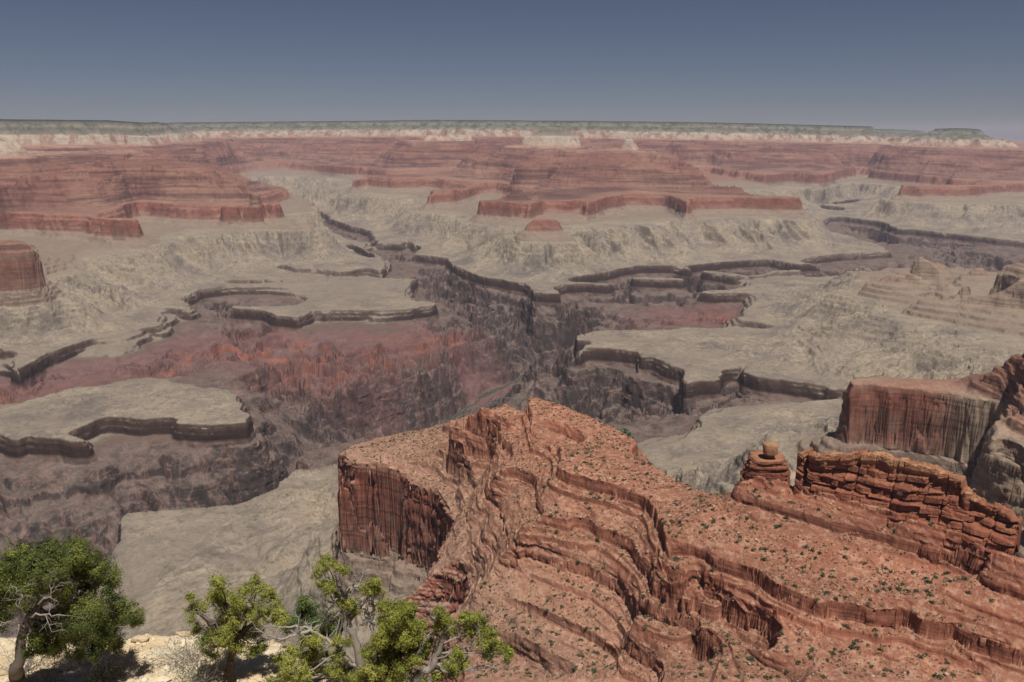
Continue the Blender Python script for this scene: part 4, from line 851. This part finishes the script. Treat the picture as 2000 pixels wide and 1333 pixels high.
# --- bright green grove by the creek far below
M_GROVE = leaf_material('cottonwood_leaf', (52,86,38), (74,116,52), (98,140,66))
def on_flat(px, py, lo, hi):
    d = np.linspace(lo, hi, 300); p = np.array([at(px, py, q) for q in d]); z, _, _ = height(p[:, 0], p[:, 1]); k = np.argmin(np.abs(z-p[:, 2])); return p[k, 0], p[k, 1], d[k]
gx, gy, gr = map(np.array, zip(*[on_flat(a, b, 2100, 3400) for a, b in zip([1214, 1222, 1229, 1236, 1225, 1218], [849, 846, 851, 858, 856, 854])]))
gz, _, _ = height(gx, gy)
gt = [('tall bright green cottonwood at the left end of the creek grove'), ('tallest cottonwood at the top of the creek grove'), ('round cottonwood on the upper right of the creek grove'), ('lone low cottonwood at the right end of the creek grove'), ('broad cottonwood in the middle front of the creek grove'), ('small cottonwood at the lower left of the creek grove')]
M_BARK = stone_material('grey_bark', (92,80,70), (120,108,96), (150,138,126))
def tube(g, pts, rads, sides=6, tone=.5):
    pts = np.asarray(pts, float); n = len(pts); rads = np.broadcast_to(rads, (n,)); V = []; F = []
    t = np.gradient(pts, axis=0); t /= np.maximum(np.linalg.norm(t, axis=1, keepdims=True), 1e-9)
    ref = np.array([.31, .52, .79])
    for k in range(n):
        a = np.cross(t[k], ref); a /= np.linalg.norm(a); b = np.cross(t[k], a)
        for i in range(sides):
            q = 2*math.pi*i/sides; V.append(pts[k]+rads[k]*(math.cos(q)*a+math.sin(q)*b))
    for k in range(n-1):
        for i in range(sides): F.append((k*sides+i, k*sides+(i+1) % sides, (k+1)*sides+(i+1) % sides, (k+1)*sides+i))
    g.add(V, F, tone)
for k in range(6):
    e = empty('cottonwood_tree', (gx[k], gy[k], gz[k])); hgt = [15, 17, 14, 10, 13, 9][k]
    v, f, a = scrub_mesh(400+k, 90); o = mesh_obj('crown', v*np.array([.55, .55, .6])*hgt+np.array([0, 0, hgt*.42]), f, M_GROVE, False, dict(tone=a), e)
    g = Geo(); tube(g, [(0, 0, -1), (.2, 0, hgt*.3), (0, .2, hgt*.6)], [.6, .45, .2]); g.obj('trunk', M_BARK, parent=e)
    tag(e, gt[k], 'tree', 'cottonwoods by the creek')
# ------------------------------------------------------------------ the ledge of the rim under the viewpoint
def limestone():
    t = NT('pale_limestone'); P = t.pos(); n = t.noise(P, .8, 6, .65); f = t.noise(P, 9, 4, .7); q = t.noise(P, 26, 3, .6)
    col = t.ramp(n, [(.3, alb((214,186,146))), (.48, alb((232,210,174))), (.6, alb((236,220,190))), (.72, alb((204,190,166)))])
    col = t.mix(.8, col, t.mix(1.0, col, t.ramp(f, [(.32, grey(.72)), (.5, grey(1.0)), (.68, grey(1.1))]), 'MULTIPLY'))
    steep = t.math('SUBTRACT', 1.0, t.step(t.nz(), .4, .8))
    col = t.mix(t.math('MULTIPLY', steep, .6), col, alb((176,158,136)))
    t.bump(t.math('ADD', t.math('MULTIPLY', f, .5), t.math('MULTIPLY', q, .25)), .09, .8)
    return t.done(col)
M_LIME = limestone()
GZ = -12.4
def plane_hit(px, py, z=GZ):
    th, s_ = az_slope(px, py); r = z/s_; return r*math.sin(th), r*math.cos(th)
BRINK = [plane_hit(*p) for p in [(-420,1220),(-60,1232),(80,1240),(160,1246),(228,1241),(268,1233),(330,1228),(366,1224),(420,1230),(480,1240),(540,1247),(575,1264),(602,1286),(660,1302),(722,1335),(760,1390),(790,1460),(800,1560)]]+[(-1.2, 9.0), (3.5, 6.5), (9.0, 5.0)]
BR = np.array(BRINK)
def ledge_height(x, y):
    x = np.asarray(x, float); y = np.asarray(y, float)
    d = np.full(x.shape, 1e9); sg = np.ones(x.shape)
    for a, b in zip(BR[:-1], BR[1:]):
        e = b-a; L2 = e@e; t = np.clip(((x-a[0])*e[0]+(y-a[1])*e[1])/L2, 0, 1); qx = x-a[0]-t*e[0]; qy = y-a[1]-t*e[1]
        q = np.hypot(qx, qy); cr = e[0]*qy-e[1]*qx; m = q < d; d = np.where(m, q, d); sg = np.where(m, np.where(cr > 0, 1, -1), sg)
    d = d*sg+.28*fbm(x/1.3, y/1.3, 4, 5)             # outside positive
    top = GZ+.16*fbm(x/2.2, y/2.2, 4, 8)+.05*fbm(x/.4, y/.4, 3, 9)-.05*np.clip(d+2, 0, 2)
    r = np.hypot(x, y); w = np.clip((6.5-r)/4.5, 0, 1); top = top*(1-w)+w*(-2.6)
    step = np.interp(d, [0, .25, .6, .9, 2.0, 2.6, 5, 9], [0, .5, .7, 2.0, 2.6, 7, 11, 26])
    return top-np.where(d > 0, step, 0)
def ledge():
    xs = np.arange(-19, 8, .085); ys = np.arange(.3, 27, .085); X, Y = np.meshgrid(xs, ys, indexing='ij')
    Z = ledge_height(X, Y); n, m = X.shape; idx = np.arange(n*m).reshape(n, m)
    F = np.stack([idx[:-1, :-1], idx[1:, :-1], idx[1:, 1:], idx[:-1, 1:]], -1).reshape(-1, 4)
    tag(mesh_obj('rim_ledge', np.stack([X, Y, Z], -1).reshape(-1, 3), F, M_LIME, True), kind='structure')
ledge()
M_PEB = stone_material('ledge_stone', (196,172,138), (226,204,170), (240,226,200))
pr = np.random.default_rng(15); qx = pr.uniform(-15, 0, 5000); qy = pr.uniform(12, 24, 5000); zz = ledge_height(qx, qy); ok = zz > GZ-.45
tag(merged('loose_stones', qx[ok][:2600], qy[ok][:2600], zz[ok][:2600], np.clip(np.exp(pr.normal(-3.3, .55, 2600)), .012, .16), M_PEB, stones, 6), kind='stuff')
for (px, py, s, lab) in [(272, 1244, .2, 'pale weathered boulder at the brink of the limestone ledge right of the big pinyon'), (368, 1232, .2, 'pale boulder at the brink behind the grey leafless bush'), (8, 1322, .24, 'whitish boulder at the foot of the leaning pinyon trunk'), (318, 1330, .13, 'small tan stone lying on open ground left of the dark-trunked juniper')]:
    x, y = plane_hit(px, py); v, f, a = stone_mesh(int(px)+3); v = v*s*np.array([1.7, .9, .6]); g = Geo(); zc = float(ledge_height(np.array([x]), np.array([y]))[0])
    # subdivide once and roughen
    g.add(v+np.array([0, 0, s*.25]), np.column_stack([f, f[:, 2]])[:, :3], a.mean())
    o = g.obj('boulder', M_PEB, (0, 0, 0)); o.location = (x, y, zc); tag(o, lab, 'boulder')
    md = o.modifiers.new('round', 'SUBSURF'); md.subdivision_type = 'SIMPLE'; md.levels = 3; md.render_levels = 3
    tx = bpy.data.textures.new('lump', 'CLOUDS'); tx.noise_scale = s*.7; dm = o.modifiers.new('lump', 'DISPLACE'); dm.texture = tx; dm.strength = s*.35; dm.texture_coords = 'LOCAL'
# ------------------------------------------------------------------ trees on the ledge
M_PINYON = leaf_material('pinyon_leaf', (44,54,28), (86,96,44), (136,138,66), .9)
M_JUNIPER = leaf_material('juniper_leaf', (72,82,34), (128,132,54), (172,168,82), .95)
M_DEEP = leaf_material('dark_juniper_leaf', (50,66,34), (84,102,52), (124,136,70), .9)  # deeper green foliage of the small juniper at the back
M_DEAD = stone_material('dead_wood', (128,116,106), (166,156,146), (196,188,180))
M_GREYBARK = stone_material('pinyon_bark', (78,70,64), (108,98, 90), (140,130,122))
M_DARKBARK = stone_material('dark_bark', (58,48,42), (84,70,60), (112,96,84))
def crown(clumps, d, base, mat, parent, seed, dz=.55, dens=1.0):
    r = np.random.default_rng(seed); C = []; T = []; S = []
    for px, py, rp in clumps:
        R = rp/1622*d*1.22; c0 = at(px, py, d+r.uniform(-dz, dz))-base; tn = r.normal(.5, .12)
        n = int(max(8, 30*dens*(R/.25)**1.6))
        v = r.normal(size=(n, 3)); v /= np.linalg.norm(v, axis=1, keepdims=True); v *= (R*r.uniform(.2, 1.15, (n, 1))**.7)*np.array([1, 1, .9])
        for q in c0+v:
            k = int(62*dens); w = r.normal(size=(k, 3))*np.array([.042, .042, .05])*(.7+1.2*R)
            C.append(q+w); T.append(np.clip(tn+r.normal(0, .13)+r.normal(0, .10, k), 0, 1)); S.append(w+(q-c0)*.30)
    C = np.vstack(C); T = np.concatenate(T); S = np.vstack(S); n = len(C)
    nn = S/np.maximum(np.linalg.norm(S, axis=1, keepdims=True), 1e-6)+r.normal(size=(n, 3))*.38+np.array([0, 0, .15]); nn /= np.linalg.norm(nn, axis=1, keepdims=True)   # sprays lie like scales round each tuft
    a = np.cross(nn, r.normal(size=(n, 3))); a /= np.linalg.norm(a, axis=1, keepdims=True); b = np.cross(nn, a); L = r.uniform(.016, .034, (n, 1)); Wd = L*.4
    V = np.stack([C-a*L*.5-b*Wd, C-a*L*.5+b*Wd, C+a*L], 1).reshape(-1, 3)
    return mesh_obj('crown', V, np.arange(3*n).reshape(-1, 3), mat, False, dict(tone=np.repeat(T, 3)), parent)
def path(pts, d, base, wig=.02, seed=0, sub=5):
    """sighted points -> a wavering line in space near distance d"""
    r = np.random.default_rng(seed); p = np.array([at(q[0], q[1], d+(q[2] if len(q) > 2 else 0)) for q in pts])-base
    t = np.linspace(0, len(p)-1, (len(p)-1)*sub+1); i = np.minimum(t.astype(int), len(p)-2); f = (t-i)[:, None]
    pm = np.vstack([2*p[0]-p[1], p, 2*p[-1]-p[-2]]); a, b, c, e = pm[i], pm[i+1], pm[i+2], pm[i+3]
    o = .5*(2*b+(c-a)*f+(2*a-5*b+4*c-e)*f*f+(3*b-a-3*c+e)*f**3); o[1:-1] += r.normal(size=(len(o)-2, 3))*wig
    return o
def twig(g, p, dr, ln, rad_, r, depth=0, tone=.6):
    n = 5; pts = [p]; dr = dr/np.linalg.norm(dr)
    for k in range(n):
        dr = dr+r.normal(size=3)*.24; dr /= np.linalg.norm(dr); pts.append(pts[-1]+dr*ln/n)
    tube(g, pts, np.linspace(rad_, rad_*.35, n+1), 4, tone)
    if depth > 0:
        for k in range(r.integers(2, 4)):
            q = pts[r.integers(2, n+1)]; d2 = dr+r.normal(size=3)*.75; twig(g, q, d2, ln*r.uniform(.45, .75), rad_*.55, r, depth-1, tone)
def tree(name, label, d, foot, trunk, trunk_r, limbs, clumps, leaf, bark, seed, dead=(), dead_r=.03, dens=1.0, dz=.55):
    x, y = plane_hit(*foot) ; zc = float(ledge_height(np.array([x]), np.array([y]))[0]); base = np.array([x, y, zc-.05])
    e = empty(name, tuple(base)); r = np.random.default_rng(seed)
    g = Geo(); pt = path(trunk, d, base, .015, seed); pt[0] = (0, 0, -.1); n = len(pt); tube(g, pt, np.linspace(trunk_r, trunk_r*.45, n)*(1+.5*np.exp(-np.arange(n)/2.0)), 9, .5)
    for k, L in enumerate(limbs):
        q = path(L, d, base, .02, seed+k); tube(g, q, np.linspace(trunk_r*.45, trunk_r*.14, len(q)), 6, .5)
    for px, py, rp in clumps[::2]:              # thin boughs out to the foliage
        c = at(px, py, d)-base; j = pt[r.integers(n//2, n)]; m = (j+c)/2+r.normal(size=3)*.12-np.array([0, 0, .06]); tube(g, [j, m, c], [trunk_r*.2, trunk_r*.13, .008], 5, .5)
    g.obj('trunk', bark, parent=e)
    crown(clumps, d, base, leaf, e, seed, dz, dens)
    for k, L in enumerate(dead):
        g = Geo(); q = path(L, d, base, .02, seed+50+k); rr_ = np.linspace(dead_r, dead_r*.3, len(q)); tube(g, q, rr_, 6, .6)
        for m in range(3, len(q), 2): twig(g, q[m], (q[m]-q[m-2])+r.normal(size=3)*.12, r.uniform(.2, .45), rr_[m]*.6, r, 2)
        g.obj('dead_limb', M_DEAD, parent=e)
    return tag(e, label, 'tree', None)
T1 = [(35,1085,20),(80,1085,25),(110,1075,20),(147,1065,15),(150,1085,25),(165,1105,30),(195,1110,22),(215,1135,20),(170,1135,25),(130,1110,30),(95,1110,28),(60,1110,25),(25,1120,28),(5,1140,25),(15,1170,25),(45,1150,28),(80,1150,22),(120,1150,22),(208,1162,12),(145,1180,28),(175,1190,28),(230,1180,20),(255,1198,18),(264,1214,12),(222,1215,24),(200,1230,24),(160,1220,30),(120,1215,28),(80,1228,22),(130,1245,26),(170,1245,24),(213,1250,20),(234,1260,11),(100,1255,20),(65,1250,13),(110,1268,11),(190,1266,13),(-20,1130,30),(-25,1170,30),(-10,1215,22),(82,1268,13),(150,1278,14),(222,1268,10),(60,1276,10),(185,1282,9)]
tree('pinyon_tree', 'large dark green pinyon with a leaning trunk at the far left of the ledge', 18.9, (32,1316), [(32,1316),(38,1280),(44,1240),(56,1210),(70,1190),(82,1165),(90,1130)], .115,
     [[(56,1210),(100,1195),(150,1190)],[(70,1190),(110,1160),(160,1120)],[(60,1205),(30,1180),(5,1160)],[(90,1150),(120,1110),(147,1080)],[(70,1190),(140,1210),(220,1215)]], T1, M_PINYON, M_GREYBARK, 61,
     dead=[[(60,1205,-.9),(90,1200,-1.2),(128,1203,-1.3)],[(75,1180,-.9),(100,1160,-1.3),(104,1140,-1.4)],[(48,1225,-.6),(20,1215,-1.0),(0,1222,-1.2)],[(70,1170,-.9),(40,1160,-1.3),(20,1140,-1.3)]], dead_r=.022, dens=1.1, dz=.9)
T2 = [(428,1140,15),(435,1160,19),(418,1166,14),(372,1165,7),(375,1186,9),(395,1185,13),(372,1210,9),(385,1230,11),(440,1185,21),(465,1170,16),(480,1152,11),(497,1132,8),(500,1150,15),(520,1160,14),(535,1172,11),(545,1195,16),(530,1200,18),(500,1190,20),(470,1205,21),(440,1215,21),(420,1230,17),(400,1250,14),(410,1268,11),(440,1245,21),(470,1240,21),(500,1230,18),(510,1258,11),(490,1272,13),(465,1262,17),(549,1213,12),(420,1282,8)]
tree('juniper_tree', 'yellow green juniper with a dark bent trunk beside the grey leafless bush', 18.0, (440,1350), [(440,1350),(446,1318),(452,1290),(452,1262),(450,1220),(440,1180)], .115,
     [[(452,1270),(480,1220),(500,1160)],[(452,1262),(420,1230),(378,1190)],[(451,1250),(500,1210),(545,1195)],[(450,1260),(425,1262),(400,1250)]], T2, M_JUNIPER, M_DARKBARK, 71,
     dead=[[(440,1240,-.5),(405,1205,-.8),(385,1195,-.9)],[(500,1210,-.4),(503,1180,-.6),(505,1160,-.7)]], dead_r=.014)
T3 = [(593,1175,12),(600,1186,18),(614,1200,15),(598,1206,18),(586,1194,11),(642,1217,14),(648,1206,10),(654,1228,15),(637,1234,13),(628,1220,11),(575,1215,12),(562,1225,11),(610,1225,14)]
tree('juniper_tree', 'small dark green juniper half hidden behind the bare grey limbs', 19.3, (612,1284), [(612,1284),(608,1250),(602,1220),(598,1195)], .08, [[(608,1250),(635,1230),(650,1215)]], T3, M_DEEP, M_DARKBARK, 81)
T4 = [(637,1096,10),(631,1108,11),(617,1122,8),(659,1110,11),(673,1116,7),(626,1141,10),(642,1147,13),(659,1158,11),(670,1175,11),(729,1144,14),(740,1155,11),(718,1152,11),(732,1136,8),(687,1178,13),(693,1197,11),
      (603,1242,14),(614,1253,15),(592,1253,12),(550,1281,12),(572,1276,16),(564,1298,16),(592,1290,18),(614,1278,15),(637,1287,13),(659,1281,12),(676,1306,17),(654,1312,17),(614,1306,17),(592,1318,17),(564,1320,15),(530,1330,13),(693,1322,17),(682,1256,9),(659,1253,11)]
tree('juniper_tree', 'tall twisted juniper with many bare silvery limbs in the middle of the trees', 17.3, (690,1440), [(690,1440),(706,1340),(701,1284),(684,1228),(676,1194),(673,1158)], .13,
     [[(701,1300),(640,1290),(590,1300)],[(701,1320),(650,1320),(590,1325)]], T4, M_JUNIPER, M_DEAD, 91,
     dead=[[(673,1160),(660,1146),(648,1136),(631,1119)],[(675,1165),(682,1150),(690,1140),(693,1126)],[(680,1155),(698,1142),(715,1138)],[(676,1194),(660,1185),(640,1172)],[(733,1300),(729,1239),(726,1206),(735,1185),(749,1164)],[(726,1206),(712,1190),(698,1172)],[(727,1210),(715,1216),(698,1224)],[(728,1215),(738,1218),(745,1225)],[(727,1204),(728,1180),(722,1160)],
           [(690,1290),(637,1248),(606,1231),(586,1225),(536,1222),(525,1208)],[(606,1231),(575,1241),(550,1248),(500,1228)],[(660,1250,.3),(668,1228,.3),(655,1216,.3),(640,1210,.3)]], dead_r=.042, dz=.45)
T5 = [(777,1186,17),(796,1192,15),(763,1194,15),(749,1185,11),(774,1211,19),(802,1217,19),(749,1217,15),(816,1228,17),(746,1242,19),(774,1239,21),(796,1245,21),(816,1253,19),(749,1264,21),(777,1267,21),(802,1264,19),(760,1290,21),(732,1304,21),(760,1318,23),(788,1306,19),(718,1278,15),(833,1256,15),(830,1273,13),(726,1328,21),(777,1334,21),(810,1290,14),(820,1325,14)]
tree('juniper_tree', 'dense bushy green juniper in front of the twisted one', 16.4, (740,1470), [(740,1470),(765,1380),(775,1320),(778,1260),(778,1210)], .14, [[(775,1320),(810,1290),(816,1240)],[(770,1340),(740,1300),(735,1270)]], T5, M_JUNIPER, M_DARKBARK, 101,
     dead=[[(771,1180),(777,1168),(788,1164)]], dead_r=.02, dens=1.15, dz=.6)
T6 = [(858,1192,9),(852,1200,9),(866,1208,13),(858,1222,13),(878,1217,11),(880,1234,13),(908,1208,14),(925,1206,13),(939,1217,13),(917,1225,16),(939,1231,13),(956,1239,13),(917,1239,14),(945,1256,15),(967,1256,12),(978,1267,12),(990,1280,10),(956,1276,14),(995,1270,8),(894,1278,14),(880,1298,14),(900,1298,12),(864,1273,12),(855,1320,13),(886,1312,11),(950,1284,9)]
tree('juniper_tree', 'open spreading juniper with grey limbs at the right end of the trees', 16.1, (770,1500), [(770,1500),(800,1380),(813,1325),(840,1305),(856,1275),(866,1239)], .11, [[(850,1300),(894,1290),(908,1284),(917,1262),(931,1253)],[(840,1310),(894,1312),(956,1300)]], T6, M_JUNIPER, M_DEAD, 111,
     dead=[[(866,1239),(847,1211),(836,1189),(837,1172)],[(858,1267),(880,1250),(900,1235)],[(894,1312),(925,1308),(956,1306),(967,1298)],[(860,1230),(845,1238),(825,1240)],[(917,1262),(930,1240),(935,1225)],[(830,1315),(815,1325),(805,1340)]], dead_r=.026, dz=.5)
# ------------------------------------------------------------------ bushes on the ledge
M_DRYLEAF = leaf_material('grey_green_leaf', (98,96,74), (132,128,102), (168,160,132), .8)
M_TWIG = stone_material('grey_twig', (120,112,108), (158,150,146), (188,180,174))
def bush(name, label, px, py, hpx, n, seed, leaves, wide=1.0):
    x, y = plane_hit(px, py); zc = float(ledge_height(np.array([x]), np.array([y]))[0]); d = math.hypot(x, y); H = hpx/1622*d*1.2; r = np.random.default_rng(seed)
    e = empty(name, (x, y, zc)); g = Geo(); tips = []
    for k in range(n):
        dr = r.normal(size=3)*np.array([.75*wide, .75*wide, .25])+np.array([0, 0, .8]); p = r.normal(size=3)*np.array([.12, .12, 0])*wide
        twig(g, p, dr, H*r.uniform(.6, 1.0), .008, r, 2, r.uniform(.3, .9)); tips.append(p+dr/np.linalg.norm(dr)*H*r.uniform(.4, .95))
    g.obj('twigs', M_TWIG, parent=e)
    if leaves:
        tips = np.repeat(np.array(tips), leaves, 0); m = len(tips); C = tips+r.normal(size=(m, 3))*.09*H/.5; a = r.normal(size=(m, 3)); a /= np.linalg.norm(a, axis=1, keepdims=True); b = np.cross(a, r.normal(size=(m, 3))); b /= np.linalg.norm(b, axis=1, keepdims=True)
        L = r.uniform(.012, .03, (m, 1)); V = np.stack([C-a*L-b*L*.4, C-a*L+b*L*.4, C+a*L], 1).reshape(-1, 3)
        mesh_obj('leaves', V, np.arange(3*m).reshape(-1, 3), M_DRYLEAF, False, dict(tone=np.repeat(r.uniform(.1, .9, m), 3)), e)
    tag(e, label, 'bush')
bush('bush', 'grey leafless bush standing on the brink of the ledge left of the dark-trunked juniper', 352, 1290, 62, 26, 5, 40, 1.1)
bush('bush', 'grey green bush at the foot of the dark-trunked juniper', 392, 1334, 62, 24, 6, 90, 1.1)
bush('bush', 'low tan and green bush in the shade right of the leaning pinyon', 200, 1345, 34, 22, 7, 120, 1.3)
bush('bush', 'tangled dry grey bush in front of the leaning pinyon trunk', 92, 1340, 44, 26, 8, 30, 1.5)
bush('bush', 'web of fine dead grey twigs around the leaning pinyon trunk', 40, 1318, 62, 18, 9, 0, .7)
